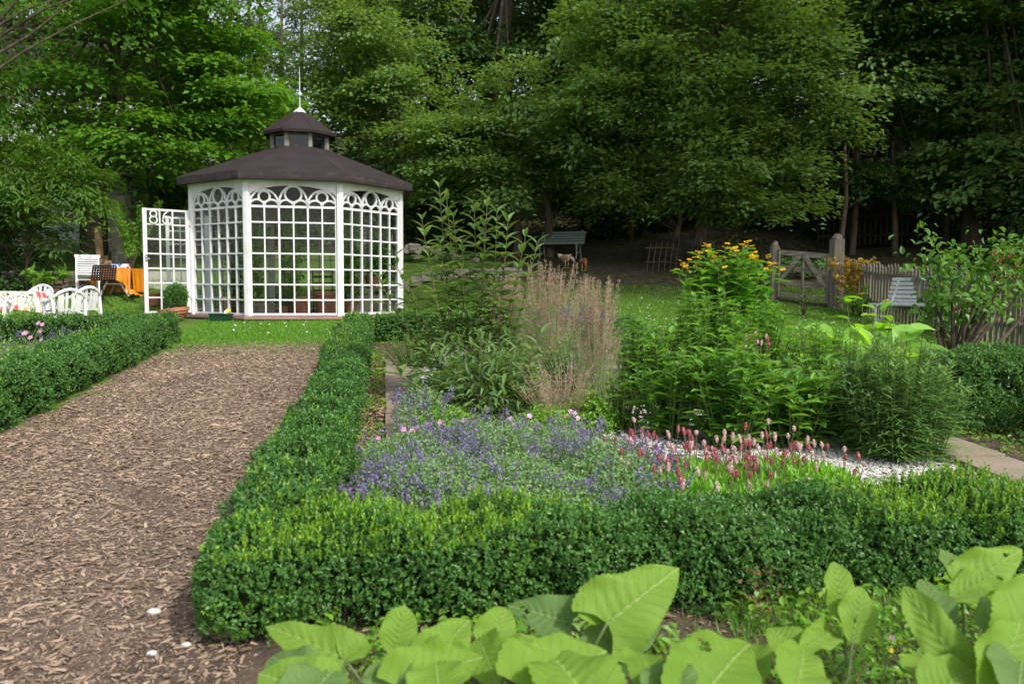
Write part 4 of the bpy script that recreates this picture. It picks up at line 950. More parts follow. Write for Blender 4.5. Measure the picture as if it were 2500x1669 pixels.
bigplant('plant with huge lime leaves in the centre foreground', A, [
    (1392, 1430, 2.22, 1562, 1300, 2.36, .20, (-.35, -1, .75), dict(shape=2, bend=.05, curl=.05, holes=0)),
    (1380, 1425, 2.26, 1330, 1345, 2.32, .10, (.3, -1, .6), dict(shape=0)),
    (1395, 1500, 2.25, 1530, 1395, 2.34, .15, (-.3, -.8, 1), dict(m='bigleaf2', shape=2)),
    (1310, 1432, 2.3, 1160, 1390, 2.36, .13, (.1, -1, .8), dict(m='bigleaf2', shape=2, holes=3)),
    (1240, 1560, 2.0, 1290, 1475, 2.2, .16, up, dict(shape=2)),
    (1230, 1600, 1.9, 1395, 1490, 2.12, .22, (-.1, -.8, 1), dict(shape=2, bend=.03)),
    (1345, 1600, 1.85, 1235, 1500, 2.1, .2, (.2, -.7, 1), dict(shape=2)),
    (1100, 1465, 2.2, 1145, 1580, 2.05, .11, (0, -1, .3), dict(shape=0)),
    (1120, 1495, 2.2, 1160, 1395, 2.32, .11, (.1, -1, .6), dict(shape=0)),
    (1170, 1530, 2.15, 1245, 1470, 2.2, .09, up, dict(shape=1)),
])
A = on(1100, 2.2)
bigplant('plant with huge lime leaves left of the foreground centre', A, [
    (905, 1500, 2.2, 928, 1388, 2.28, .095, (.1, -1, .5), dict(shape=1, bend=.04)),
    (1035, 1530, 2.1, 925, 1480, 2.15, .12, (.1, -.9, .8), dict(shape=2, holes=1)),
    (990, 1530, 2.1, 1080, 1420, 2.25, .13, (-.2, -.9, .8), dict(shape=2)),
    (925, 1590, 1.95, 1110, 1510, 2.1, .15, (-.1, -.8, .9), dict(shape=2, bend=.12)),
    (905, 1590, 1.95, 885, 1510, 2.05, .11, fl_, dict(m='bigleaf2', shape=1)),
    (1010, 1600, 1.9, 1000, 1520, 2.0, .13, fl_, dict(shape=1)),
])
A = on(860, 2.15)
bigplant('plant with broad lime leaves at the hedge corner', A, [
    (792, 1512, 2.15, 605, 1436, 2.25, .125, (.25, -1, .9), dict(shape=2, bend=.06)),
    (790, 1512, 2.15, 835, 1455, 2.22, .08, (-.2, -1, .8), dict(shape=1)),
    (720, 1600, 1.9, 590, 1545, 1.95, .17, (.1, -.8, 1), dict(shape=2)),
    (740, 1590, 1.95, 625, 1510, 2.1, .12, (.2, -.8, .8), dict(shape=1, m='bigleaf2')),
    (700, 1610, 1.85, 790, 1525, 2.0, .14, up, dict(shape=2, m='bigleaf2')),
])
A = on(1780, 2.2)
bigplant('plant with lime leaves below the right half of the hedge', A, [
    (1640, 1600, 1.9, 1555, 1475, 2.15, .17, (.1, -.9, .8), dict(shape=2, holes=2)),
    (1600, 1610, 1.85, 1720, 1480, 2.1, .19, (-.2, -.8, .8), dict(shape=2, holes=1)),
    (1500, 1600, 1.9, 1465, 1500, 2.1, .12, (.1, -.9, .6), dict(shape=1)),
    (1550, 1600, 1.85, 1520, 1520, 1.95, .12, fl_, dict(shape=1, m='bigleaf2')),
    (1730, 1570, 2.0, 1738, 1480, 2.15, .1, (-.6, -.8, .5), dict(shape=1)),
    (1830, 1500, 2.2, 1760, 1440, 2.3, .15, (.1, -.7, 1), dict(shape=2)),
    (1820, 1600, 1.9, 1840, 1490, 2.1, .12, (-.1, -.9, .7), dict(shape=1)),
    (1840, 1490, 2.15, 1925, 1450, 2.3, .07, (-.1, -.7, 1), dict(shape=1)),
    (1935, 1425, 2.3, 1912, 1288, 2.4, .10, (.1, -1, .45), dict(shape=1, bend=.05)),
    (1955, 1470, 2.2, 1975, 1345, 2.3, .095, (-.15, -1, .45), dict(shape=1, bend=.05, holes=1)),
])
A = on(2420, 2.1)
bigplant('tall plant with long lime leaves in the lower right corner', A, [
    (2240, 1590, 2.0, 2072, 1345, 2.2, .10, (-.6, -.8, .7), dict(shape=1, bend=.14)),
    (2170, 1460, 2.15, 2110, 1330, 2.3, .10, (.1, -1, .6), dict(shape=1, m='bigleaf2', holes=2)),
    (2300, 1600, 1.95, 2245, 1355, 2.2, .12, (.2, -1, .4), dict(shape=1, m='bigleaf2', bend=.06)),
    (2260, 1600, 1.85, 2335, 1430, 2.0, .13, (-.2, -1, .5), dict(shape=1, bend=.08)),
    (2300, 1580, 1.95, 2370, 1320, 2.15, .16, (-.3, -1, .4), dict(shape=1)),
    (2200, 1340, 2.3, 2175, 1268, 2.4, .13, (.2, -1, .6), dict(shape=1, m='bigleaf2', holes=3)),
    (2215, 1345, 2.3, 2345, 1260, 2.4, .12, (-.2, -1, .9), dict(shape=2, holes=2)),
    (2150, 1600, 1.9, 2110, 1500, 2.05, .11, fl_, dict(shape=1)),
    (2130, 1610, 1.85, 2230, 1540, 1.95, .12, up, dict(shape=1)),
    (2330, 1610, 1.8, 2340, 1500, 1.95, .13, fl_, dict(shape=1, m='bigleaf2')),
    (2185, 1375, 2.25, 2300, 1320, 2.35, .08, (0, -.5, 1), dict(shape=1)),
])
# small wild flowers at the bottom right
def tinyflowers():
    for nm, mk, lst, lab in (('cranesbill_flower', 'pink', [(2105, 1435), (2045, 1462)], ['small violet pink flower in the grass, left of the long leaves', 'tiny violet flower in the grass below the hedge']), ('hawkweed_flower', 'yellow', [(2043, 1490), (1970, 1465)], ['small yellow flower in the foreground grass', 'tiny orange flower half hidden in the foreground grass'])):
        for (x, y), lb in zip(lst, lab):
            p = P(x*1.0643, y*1.0643, 2.55); g = on(x*1.0643, 2.55); r = thing(nm, lb, 'wild flower', g); f = MB(); stars(f, tuple(p-g), .011, 6, (0, -.7, .7), .6); f.build('petals', M[mk], r)
            MB().tube([(0, 0, 0), tuple((p-g)*.6), tuple(p-g)], .0015, 5).build('stem', M['stem'], r)
tinyflowers()
# ================================================================ TREES
def crown_geo(lobes, nspray, per, spray_r, leaf, T=R1, droop=.35, shell=.55, flat=.35, seed=0, gap=-.62, pcl=9, puff=1.35, front=None, wr=.62, layered=False):
    """lobes: (x,y,z,rx,ry,rz). Leaves sit in sprays near the outside of the lobes, drooping at the tips"""
    tot_spray = nspray; nspray = max(8, nspray//pcl)
    lb = np.array(lobes, float); wt = lb[:, 3]*lb[:, 5]; wt /= wt.sum(); ch = rng.choice(len(lb), nspray, p=wt); d = unit(nspray)
    if front is not None: fl = (d @ np.array(front) < -.25) & (rnd(0, 1, nspray) < .65); d[fl] *= -1
    r = 1-shell*rnd(0, 1, nspray)**2.2; c = lb[ch, :3]+d*lb[ch, 3:6]*r[:, None]
    c += (nz(c[:, 0], c[:, 1], c[:, 2], .75, seed)*.75+nz(c[:, 0], c[:, 1], c[:, 2], 1.9, seed+2)*.2)[:, None]*d*np.minimum(1, lb[ch, 3:4]/2.2)
    keep = nz(c[:, 0], c[:, 1], c[:, 2], .9, seed+9) > gap; c, d = c[keep], d[keep]; i_ = rng.integers(0, len(c), int(tot_spray*keep.mean())); rc = (spray_r*puff*rnd(.65, 1.35, len(c)))[i_, None]; o_ = unit(len(i_)); o_[:, 2] = np.abs(o_[:, 2])*1.0-.15; n = len(i_)
    c = c[i_]+o_*rc*np.array([1, 1, .6]); d = o_*.8+d[i_]*.5; d /= np.linalg.norm(d, axis=1, keepdims=True)
    if layered:
        c[:, 2] = np.round(c[:, 2]/.75+.3*np.sin(c[:, 0]*1.3+c[:, 1]))*.75*.7+c[:, 2]*.3
    out = d*np.array([1, 1, .25])+rng.normal(0, .25, (n, 3)); out /= np.linalg.norm(out, axis=1, keepdims=True)
    side = np.cross(out, np.array([0, 0, 1.0])); side /= np.linalg.norm(side, axis=1, keepdims=True)+1e-9; upv = np.cross(side, out)
    N = n*per; a = rnd(-1, 1, N); b = rng.normal(0, .5, N); hh = rng.normal(0, .5, N); sr = spray_r*np.repeat(rnd(.6, 1.35, n), per)
    O = np.repeat(out, per, 0); S = np.repeat(side, per, 0); U = np.repeat(upv, per, 0)
    Pp = np.repeat(c, per, 0)+O*(a*sr)[:, None]+S*(b*sr*(1-.35*a))[:, None]+U*(hh*sr*flat)[:, None]; Pp[:, 2] -= droop*sr*(np.clip(a+.3, 0, 2)**2+b*b*.6)
    D = O*.9+S*(b*1.3)[:, None]+unit(N)*.42; D[:, 2] -= droop*(.5+rnd(0, .7, N)); Nn = U+O*.45+unit(N)*.26
    L = leaf*rnd(.65, 1.3, N); return Pp, D, Nn, L, c
def tree(name, label, p, trunk, lobes, nspray, per, spray_r, leaf, m, group=None, T=R1, extra=None, tr=.22, limbs=8, cat='tree', **k):
    root = thing(name, label, cat, p, group=group)
    Pp, D, Nn, L, c = crown_geo(lobes, nspray, per, spray_r, leaf, T, **k); wr = k.get('wr', .62)
    MB().leaves(Pp, D, Nn, L, L*wr, T).build('crown', M[m], root)
    if extra:
        mk, fr = extra; s = rng.permutation(len(c))[:int(len(c)*fr)]; q = 26
        Pc = np.repeat(c[s], q, 0)+rng.normal(0, spray_r*.5, (len(s)*q, 3)); L2 = leaf*rnd(.7, 1.1, len(Pc)); MB().leaves(Pc, unit(len(Pc))+np.array([0, 0, -.2]), unit(len(Pc))*.6+np.array([0, -.3, .8]), L2, L2*.6, T).build('young_leaves', M[mk], root)
    st = MB(); st.tube(trunk, list(np.linspace(tr, tr*.35, len(trunk))), 10)
    t1 = Vector(trunk[-1]); t0 = Vector(trunk[len(trunk)//2])
    for i in rng.permutation(len(c))[:limbs*4]:
        e = Vector(c[i]); s = Vector(trunk[0]).lerp(t1, rnd(.45, 1)); s = t0.lerp(t1, rnd(0, 1)); mid = s.lerp(e, .5)+Vector((rnd(-.2, .2), rnd(-.2, .2), rnd(-.1, .4))); b = rnd(.25, .5)*tr
        st.tube([tuple(s), tuple(s.lerp(mid, .6)+Vector((0, 0, .1))), tuple(mid), tuple(mid.lerp(e, .6)), tuple(s.lerp(e, .96))], [b*.7, b*.5, b*.4, b*.2, b*.07], 5)
    st.build('trunk', M['bark'], root); return root
FR = (0, -1, .15)
# left: the large bright tree
c = on(255, 22.5); bx, by = c.x, c.y
tree('broadleaf_tree', 'large bright green tree with layered drooping sprays on the left', c, [(-.2, 0, -.1), (-.1, 0, 2), (.3, .1, 4.5), (.6, 0, 8)],
     [(-1.2, 0, 6.2, 4.6, 3.6, 2.6), (1.6, -.4, 4.4, 3.0, 2.6, 2.2), (-2.8, -.6, 3.9, 2.7, 2.4, 1.7), (.6, .2, 9.0, 4.2, 3.2, 2.6), (3.2, -.2, 6.8, 2.2, 2.0, 2.4), (-.2, -1.2, 3.2, 2.6, 2.0, 1.3), (4.1, .2, 4.9, 1.5, 1.5, 1.6), (2.8, 0, 9.6, 2.4, 2, 2.0), (1.6, -1.3, 2.9, 2.0, 1.3, .9), (-1.2, -1.6, 2.9, 1.9, 1.3, .8), (3.2, -.6, 3.4, 1.3, 1.1, .9)],
     2050, 30, .68, .185, 'tree_bright', extra=('tree_yellow', .03), tr=.30, droop=.35, flat=.22, front=FR, seed=3, gap=-.32, layered=True, limbs=10)
# darker feathery tree at the top left
tree('feathery_tree', 'darker tree with hanging thin branches in the upper left corner', on(0, 17), [(-1, 0, 0), (-1, 0, 4), (-.6, 0, 9)],
     [(-.4, 0, 7.0, 2.6, 1.8, 1.3), (.8, 0, 8.3, 2.6, 1.8, 1.5), (-.8, 0, 5.3, 1.4, 1.2, 1.2)], 420, 26, .55, .10, 'tree_mid', tr=.2, droop=.9, seed=8, wr=.35, limbs=9)
# lance leaved shrub, left, behind the chairs
tree('leafy_shrub', 'large shrub with narrow leaves standing behind the plastic chairs', on(70, 18.3), [(0, 0, 0), (0, 0, .6), (.1, 0, 1.2)],
     [(-.3, 0, 2.3, 1.5, 1.1, 1.0), (.9, -.1, 1.9, 1.0, .9, .7), (-1.3, 0, 2.0, 1.2, 1, .9), (.2, -.2, 3.0, 1.0, .8, .55), (1.3, -.1, 2.4, .6, .6, .5), (.4, -.3, 1.2, .5, .5, .4), (-.9, -.3, 1.1, .9, .7, .6), (-.2, -.4, 1.5, 1.0, .7, .5), (1.1, -.2, 1.3, .6, .5, .4)],
     760, 26, .34, .15, 'lance', T=LANCE, tr=.05, gap=-.25, droop=.25, seed=12, wr=.26, cat='shrub', front=FR, limbs=5)
# right of centre: the maple in front of the wood
c = on(1700, 23)
tree('maple_tree', 'wide maple with glossy leaves in front of the dark wood', c, [(0, 0, -.2), (.1, 0, 1.5), (-.2, 0, 3.4), (0, 0, 6)],
     [(0, 0, 5.3, 3.7, 2.6, 2.5), (-2.3, -.4, 4.0, 2.2, 1.9, 1.5), (2.1, -.3, 4.3, 2.2, 2.0, 2.0), (.3, 0, 7.4, 2.7, 2.0, 1.5), (-.4, -1.0, 3.0, 2.2, 1.4, 1.2), (1.5, -.6, 2.4, 1.2, 1.1, .9), (-2.6, -.3, 6.0, 1.6, 1.4, 1.2), (2.9, 0, 6.4, 1.3, 1.2, 1.3), (-3.4, -.2, 4.6, 1.5, 1.3, 1.2), (1.0, 0, 8.6, 2.6, 1.8, 1.2), (-.6, -1.3, 2.0, 1.6, 1.2, .7), (1.7, -1.0, 1.6, .9, .9, .7), (.3, -1.2, 1.5, .9, .8, .5), (-2.2, -.6, 2.6, 1.5, 1.2, .8)],
     2700, 28, .52, .165, 'tree_mid', extra=('tree_bright', .035), tr=.22, droop=.2, flat=.35, front=FR, seed=21, gap=-.2, limbs=9)
c = on(1280, 24)
tree('maple_tree', 'lower maple reaching over the green bench', c, [(.8, .6, -.2), (.7, .4, 1.5), (.3, 0, 3.0)],
     [(0, 0, 3.5, 2.6, 1.8, 1.4), (1.7, -.2, 3.0, 1.7, 1.5, 1.1), (-1.8, 0, 3.0, 1.8, 1.5, 1.3), (.6, 0, 4.9, 1.5, 1.2, 1.0), (-.6, -.4, 2.2, 1.4, 1.2, .8), (2.2, -.3, 2.2, .9, .9, .8), (-1.6, -.5, 1.9, 1.3, 1.0, .7), (1.0, -.6, 2.0, 1.0, .8, .5)],
     1400, 28, .48, .155, 'tree_mid', extra=('tree_yellow', .02), tr=.16, droop=.2, flat=.35, front=FR, seed=33, gap=-.3, limbs=7)
c = on(985, 26)
tree('hazel_tree', 'mid green bushy tree just right of the garden house roof', c, [(0, 0, -.2), (0, 0, 1.5), (0, 0, 4)],
     [(0, 0, 4.4, 2.2, 1.8, 2.2), (-1.6, 0, 6.0, 1.9, 1.6, 2.0), (.9, -.2, 2.6, 1.9, 1.5, 1.5), (-2.6, 0, 4.0, 1.6, 1.5, 1.8), (-.4, 0, 7.4, 1.6, 1.4, 1.6), (.6, -.5, 1.6, 1.4, 1.1, .8)],
     1050, 28, .48, .15, 'tree_mid', tr=.14, droop=.2, flat=.4, front=FR, seed=41, limbs=7)
c = on(1190, 31)
tree('beech_tree', 'tall dark tree rising behind the maples in the centre', c, [(0, 0, -.5), (.2, 0, 4), (.8, 0, 9), (1, 0, 14)],
     [(0, 0, 8.0, 4.2, 3, 2.6), (2.8, 0, 10.8, 3.6, 3, 2.6), (-2.2, -.3, 6.0, 2.4, 2.2, 1.8), (-1.6, 0, 11.6, 3.0, 2.6, 2.6), (1.5, -.4, 5.6, 2.8, 2.0, 1.4)],
     1100, 30, .65, .20, 'tree_dark', extra=('tree_mid', .16), tr=.42, droop=.3, flat=.25, front=FR, seed=52, layered=True, limbs=9)
c = on(2330, 24)
tree('chestnut_tree', 'dark tree with large drooping sprays at the upper right edge', c, [(.6, .5, -.2), (.8, .5, 4), (.5, 0, 8), (.2, 0, 11)],
     [(-1.0, -.2, 8.4, 3.0, 2.0, 1.5), (1.6, 0, 7.4, 2.2, 1.8, 1.4), (2.0, -.6, 4.8, 1.7, 1.3, 1.1), (1.5, -.6, 2.9, 1.6, 1.3, .9), (-1.4, .2, 6.7, 1.6, 1.2, .9), (1.5, 0, 10, 3, 2, 1.4), (-2.4, .3, 5.2, 1.5, 1.2, 1.0), (.2, .4, 5.6, 1.4, 1.2, .9), (-.2, -.2, 2.6, 1.3, 1.0, .8), (1.2, -.8, 1.9, 1.2, 1.0, .6)],
     1500, 32, .62, .21, 'tree_mid', extra=('tree_bright', .03), tr=.30, droop=.45, flat=.2, front=FR, seed=63, layered=True, limbs=8)
c = on(2080, 24.5)
tree('elder_tree', 'thin dark tree with bare lower twigs left of the upper right tree', c, [(.0, .2, -.2), (.1, .2, 2), (-.1, 0, 4), (0, 0, 7)],
     [(0, 0, 5.6, 1.5, 1.2, 1.5), (-.9, 0, 3.6, 1.3, 1.1, .9), (.8, -.1, 2.7, 1.1, 1.0, .8), (.6, 0, 7.2, 1.9, 1.3, 1.4), (-.3, -.4, 1.9, 1.3, 1.0, .7), (1.6, -.2, 1.8, 1.1, .9, .7), (2.2, .3, 3.4, 1.3, 1.0, 1.0)], 900, 30, .38, .11, 'tree_dark', tr=.10, droop=.4, seed=71, front=FR, limbs=9)
# the wood on the slope: each tree a thing, copied from three of them
dk = []
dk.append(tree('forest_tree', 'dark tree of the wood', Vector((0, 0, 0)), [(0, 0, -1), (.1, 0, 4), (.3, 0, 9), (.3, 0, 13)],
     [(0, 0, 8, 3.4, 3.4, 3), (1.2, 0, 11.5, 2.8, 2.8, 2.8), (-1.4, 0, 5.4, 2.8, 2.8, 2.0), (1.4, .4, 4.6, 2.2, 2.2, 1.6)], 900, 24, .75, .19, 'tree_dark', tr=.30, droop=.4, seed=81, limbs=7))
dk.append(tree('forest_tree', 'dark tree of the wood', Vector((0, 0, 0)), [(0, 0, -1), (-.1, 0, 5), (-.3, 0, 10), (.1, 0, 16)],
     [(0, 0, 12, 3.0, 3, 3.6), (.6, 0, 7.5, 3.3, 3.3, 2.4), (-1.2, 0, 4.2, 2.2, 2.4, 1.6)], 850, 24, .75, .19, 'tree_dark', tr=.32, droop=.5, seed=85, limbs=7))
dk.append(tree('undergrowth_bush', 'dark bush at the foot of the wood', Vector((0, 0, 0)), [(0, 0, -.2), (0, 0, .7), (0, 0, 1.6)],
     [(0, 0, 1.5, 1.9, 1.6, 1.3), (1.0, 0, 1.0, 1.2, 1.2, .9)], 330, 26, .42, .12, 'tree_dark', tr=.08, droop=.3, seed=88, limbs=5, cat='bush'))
used = set()
def wood(kind, x, y, s, rz, label):
    p = (x, y, Zt(x, y)-.1); src = dk[kind]; g = 'trees of the dark wood on the slope' if kind < 2 else 'bushes at the foot of the wood'
    if kind not in used: used.add(kind); src.location = p; src.rotation_euler = (0, 0, rz); src.scale = (s, s, s); src['label'] = label; o = src
    else: o = copy_tree(src, p, rz, label, scale=s)
    o['group'] = g
def X(px, d): return P(px, 800, d).x
WL = [ # kind, image column, distance, scale
 (0, 1520, 32, 1.05, 'dark wood tree rising behind the wide maple, left part'), (1, 1750, 33, 1.1, 'dark wood tree directly behind the wide maple'), (0, 1980, 31, 1.05, 'dark wood tree right behind the wide maple'),
 (1, 2170, 33, 1.1, 'dark wood tree behind the thin elder'), (0, 2400, 31, 1.1, 'dark wood tree at the upper right edge'), (1, 1370, 36, 1.15, 'dark wood tree in the top centre gap'),
 (0, 920, 36, .82, 'dark wood tree above the garden house lantern, right of the finial'), (1, 1060, 40, .95, 'tall wood tree between the finial and the beech'), (0, 490, 36, .60, 'wood tree behind the large bright tree, right side'),
 (0, 420, 30, .8, 'wood tree directly behind the large bright tree'), (1, 200, 34, .9, 'wood tree behind the left end of the bright tree'), (0, 860, 44, .85, 'distant wood tree above the garden house roof'),
 (0, 1240, 42, 1.2, 'wood tree high up in the centre'), (0, 1640, 40, 1.3, 'wood tree high up right of centre'), (1, 1900, 41, 1.3, 'wood tree behind the dark gap on the right'),
 (0, 2250, 40, 1.3, 'wood tree high up at the right'), (1, 2520, 36, 1.2, 'wood tree beyond the right picture edge'), (0, 10, 32, .85, 'wood tree behind the shrub on the far left'), (1, -150, 28, .9, 'wood tree past the left picture edge'),
 (0, 2560, 26, .9, 'dark tree standing just past the right fence'), (0, 1480, 48, 1.5, 'farthest wood tree in the centre'), (0, 1780, 50, 1.5, 'farthest wood tree right of centre'), (1, 2100, 50, 1.5, 'farthest wood tree on the right'), (0, 2400, 50, 1.5, 'farthest wood tree at the right edge'), (1, 1180, 52, 1.4, 'farthest wood tree left of centre'),
 (0, 3250, 17, 1.0, 'wood tree right of the picture shading the slope, nearest'), (1, 2950, 21, 1.05, 'wood tree right of the picture, second'), (0, 2750, 24, 1.05, 'wood tree right of the picture, farthest')]
for i, (k, px, d, s, lb) in enumerate(WL): wood(k, X(px, d), d, s, i*1.3, lb)
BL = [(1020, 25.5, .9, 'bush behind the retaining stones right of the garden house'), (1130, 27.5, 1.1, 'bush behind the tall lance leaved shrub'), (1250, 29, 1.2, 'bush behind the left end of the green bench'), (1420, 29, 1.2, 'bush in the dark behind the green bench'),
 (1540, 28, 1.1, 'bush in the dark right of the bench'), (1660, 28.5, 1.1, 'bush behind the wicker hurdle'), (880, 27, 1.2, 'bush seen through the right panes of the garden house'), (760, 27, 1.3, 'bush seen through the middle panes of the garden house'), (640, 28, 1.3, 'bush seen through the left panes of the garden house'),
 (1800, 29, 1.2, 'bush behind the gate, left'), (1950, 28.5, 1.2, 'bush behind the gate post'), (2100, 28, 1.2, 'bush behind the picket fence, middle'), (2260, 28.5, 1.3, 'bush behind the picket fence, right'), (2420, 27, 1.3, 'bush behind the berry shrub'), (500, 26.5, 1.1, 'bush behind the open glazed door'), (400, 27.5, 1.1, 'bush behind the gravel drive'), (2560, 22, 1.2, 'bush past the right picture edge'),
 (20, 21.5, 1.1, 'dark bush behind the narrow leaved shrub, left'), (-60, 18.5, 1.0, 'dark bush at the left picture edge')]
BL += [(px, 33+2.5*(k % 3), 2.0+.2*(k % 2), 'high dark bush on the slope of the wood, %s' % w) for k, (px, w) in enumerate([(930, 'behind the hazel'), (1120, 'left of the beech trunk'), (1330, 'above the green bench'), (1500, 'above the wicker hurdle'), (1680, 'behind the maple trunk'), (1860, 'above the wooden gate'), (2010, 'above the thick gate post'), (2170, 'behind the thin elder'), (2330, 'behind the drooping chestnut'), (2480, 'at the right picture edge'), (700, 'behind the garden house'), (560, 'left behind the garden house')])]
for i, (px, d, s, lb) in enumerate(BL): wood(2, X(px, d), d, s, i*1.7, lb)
for i, (x, y, lb) in enumerate([(14.3, 8.6, 'tall high crowned tree added outside the picture to shade the slope'), (12.2, 8.6, 'third tall high crowned tree added outside the picture for shade, nearest')]):  # unseen trees with raised crowns, added to cast shade under the maple
    if i == 0:
        tl = tree('shade_tree', lb, Vector((x, y, Zt(x, y))), [(0, 0, -.3), (0, 0, 8), (.3, 0, 17), (0, 0, 21)], [(0, 0, 19.5, 3.6, 3.6, 2.8), (1.5, 0, 17.5, 2.6, 3, 2.0), (-1.6, .5, 18, 2.6, 2.6, 2.0)], 420, 24, .85, .24, 'tree_dark', tr=.35, limbs=5, group='unseen trees added right of the garden for shade')
    else: copy_tree(tl, (x, y, Zt(x, y)), i*1.1, lb)
# high thin pines with open crowns against the sky
def pine(label, p, h, seed):
    root = thing('pine_tree', label, 'tree', p, group='thin trees against the sky'); st = MB(); st.tube([(0, 0, -.5), (.1, 0, h*.5), (.2, 0, h)], [.16, .12, .05], 8)
    Pp = []
    for i in range(34):
        z = h*rnd(.35, 1); a = rnd(0, 2*pi); L = rnd(.8, 2.1); e = Vector((cos(a)*L, sin(a)*L, z+rnd(-.1, .9))); m = Vector((cos(a)*L*.5, sin(a)*L*.5, z+rnd(0, .2)))
        st.tube([(.15, 0, z-.1), tuple(m), tuple(e)], [.045, .028, .008], 5)
        for k in range(4): c = m.lerp(e, rnd(.2, 1.0)); f = c+Vector((rnd(-.5, .5), rnd(-.5, .5), rnd(-.2, .5))); st.tube([tuple(c), tuple(f)], [.012, .004], 4); Pp.append(f); Pp.append(c.lerp(f, .6))
    st.build('trunk', M['bark'], root); c = np.repeat(np.array([tuple(q) for q in Pp]), 14, 0); c = c+rng.normal(0, .17, c.shape); L = .13*rnd(.6, 1.2, len(c))
    MB().leaves(c, unit(len(c)), unit(len(c)), L, L*.5, R1).build('crown', M['tree_dark'], root)
for i, (px, d, h, lb) in enumerate([(585, 42, 9.5, 'thin open crowned tree left of the finial against the white sky'), (640, 45, 10.5, 'thin open crowned tree just left of the finial tip'), (690, 41, 9.0, 'thin open crowned tree behind the finial tip'), (740, 47, 11, 'thin open crowned tree right of the finial tip'), (615, 50, 12, 'farthest thin tree with forked branches against the sky')]): pine(lb, on(px, d), h, i)
# dead trunk, saplings
p = on(1262, 24.6); r = thing('tree_snag', 'broken grey tree trunk left of the green bench', 'tree trunk', p); MB().tube([(0, 0, -.1), (.02, 0, .5), (-.03, 0, 1.1), (.02, 0, 1.6)], [.17, .13, .12, .10], 9).build('trunk', M['bark'], r)
q = MB(); q.tube([(-.02, 0, 1.3), (-.28, 0, 1.65)], [.05, .02], 6); q.tube([(0, 0, 1.5), (.22, 0, 1.72)], [.05, .02], 6); q.build('stub', M['bark'], r)
for i, (px, d, h, lean, lb) in enumerate([(2045, 23, 2.6, .1, 'pale crooked tree trunk in the dark right of the gate post'), (2178, 24, 2.6, -.1, 'thin crooked sapling trunk behind the picket fence'), (1640, 22.4, 1.9, .15, 'slender trunk behind the wicker hurdle'), (1710, 26, 3, .2, 'leaning trunk in the dark behind the yellow flowers'), (2300, 25, 3, 0, 'straight dark trunk behind the berry shrub'), (1540, 27, 3.5, -.3, 'leaning dark trunk right of the bench')]):
    p = on(px, d); r = thing('thin_tree', lb, 'tree trunk', p, group='thin trunks in the shade'); MB().tube([(0, 0, -.1), (lean*.3, 0, h*.35), (lean*1.2, 0, h*.7), (lean, .2, h*1.3)], [.11, .08, .065, .05], 8).build('trunk', M['dark_wood'], r)
    q = MB()
    for k in range(7): z = h*rnd(.5, 1.1); a = rnd(0, 2*pi); q.tube([(lean*z/h, 0, z), (lean*z/h+cos(a)*.4, sin(a)*.4, z+.25), (lean*z/h+cos(a)*.7, sin(a)*.7, z+rnd(-.2, .5))], [.02, .013, .004], 5)
    q.build('branches', M['dark_wood'], r)
# berry shrub at the right edge
def berry():
    b0 = on(2322, 9.6); root = thing('berry_shrub', 'spreading shrub with lobed leaves and red berries at the right edge', 'shrub', b0); st = MB(); cs = []
    ends = [((2120, 610), .0), ((2160, 570), .1), ((2200, 600), -.1), ((2140, 670), 0), ((2230, 640), .1), ((2270, 620), 0), ((2310, 570), .1), ((2345, 560), 0), ((2300, 660), -.2), ((2349, 640), .1), ((2150, 720), .1), ((2390, 600), 0), ((2180, 640), .2), ((2330, 610), .3), ((2210, 690), .2)]
    for (x, y), dd in ends:
        e = P(x*1.0643, y*1.0643, 9.6+dd*2)-b0; m = Vector((e.x*.45+rnd(-.05, .05), e.y*.4, e.z*.42)); st.tube([(rnd(-.05, .05), 0, 0), tuple(m*.5+Vector((rnd(-.06, .06), 0, 0))), tuple(m), tuple(m.lerp(e, .55)+Vector((rnd(-.1, .1), 0, .05))), tuple(e)], [.032, .026, .02, .012, .004], 7)
        for k in range(5): cs.append(m.lerp(e, rnd(.6, 1.08))+Vector((rnd(-.2, .2), rnd(-.25, .25), rnd(-.12, .12))))
    q = P(2400*1.0643, 660*1.0643, 9.3)-b0; s2 = P(2235*1.0643, 830*1.0643, 8.9)-b0
    s2.z = Zt(b0.x+s2.x, b0.y+s2.y)-b0.z
    st.tube([tuple(s2), tuple(s2+Vector((.06, 0, .2))), tuple(s2.lerp(q, .45)+Vector((0, 0, .02))), tuple(q)], [.04, .032, .02, .012], 7); st.tube([tuple(s2+Vector((.05, 0, .16))), tuple(s2+Vector((.03, 0, .34)))], [.025, .015], 6)
    st.build('branches', M['dark_wood'], root)
    cs = np.array([tuple(v) for v in cs]); per = 18; N = len(cs)*per; Pp = np.repeat(cs, per, 0)+rng.normal(0, .10, (N, 3)); L = rnd(.06, .11, N)
    MB().leaves(Pp, unit(N)*.8+np.array([0, -.3, -.1]), unit(N)*.6+np.array([0, -.3, .8]), L, L*.6, OVAL).build('foliage', M['berryleaf'], root)
    bm = MB()
    for i in range(55):
        c = P(rnd(2270, 2349)*1.0643, rnd(575, 640)*1.0643, 9.4+rnd(-.1, .2))-b0 if i < 45 else P(rnd(2185, 2215)*1.0643, rnd(695, 712)*1.0643, 9.5)-b0
        bm.blob(tuple(c), (.011, .008, .016), 6, 4, 0)
    bm.build('berries', M['redberry'], root)
berry()
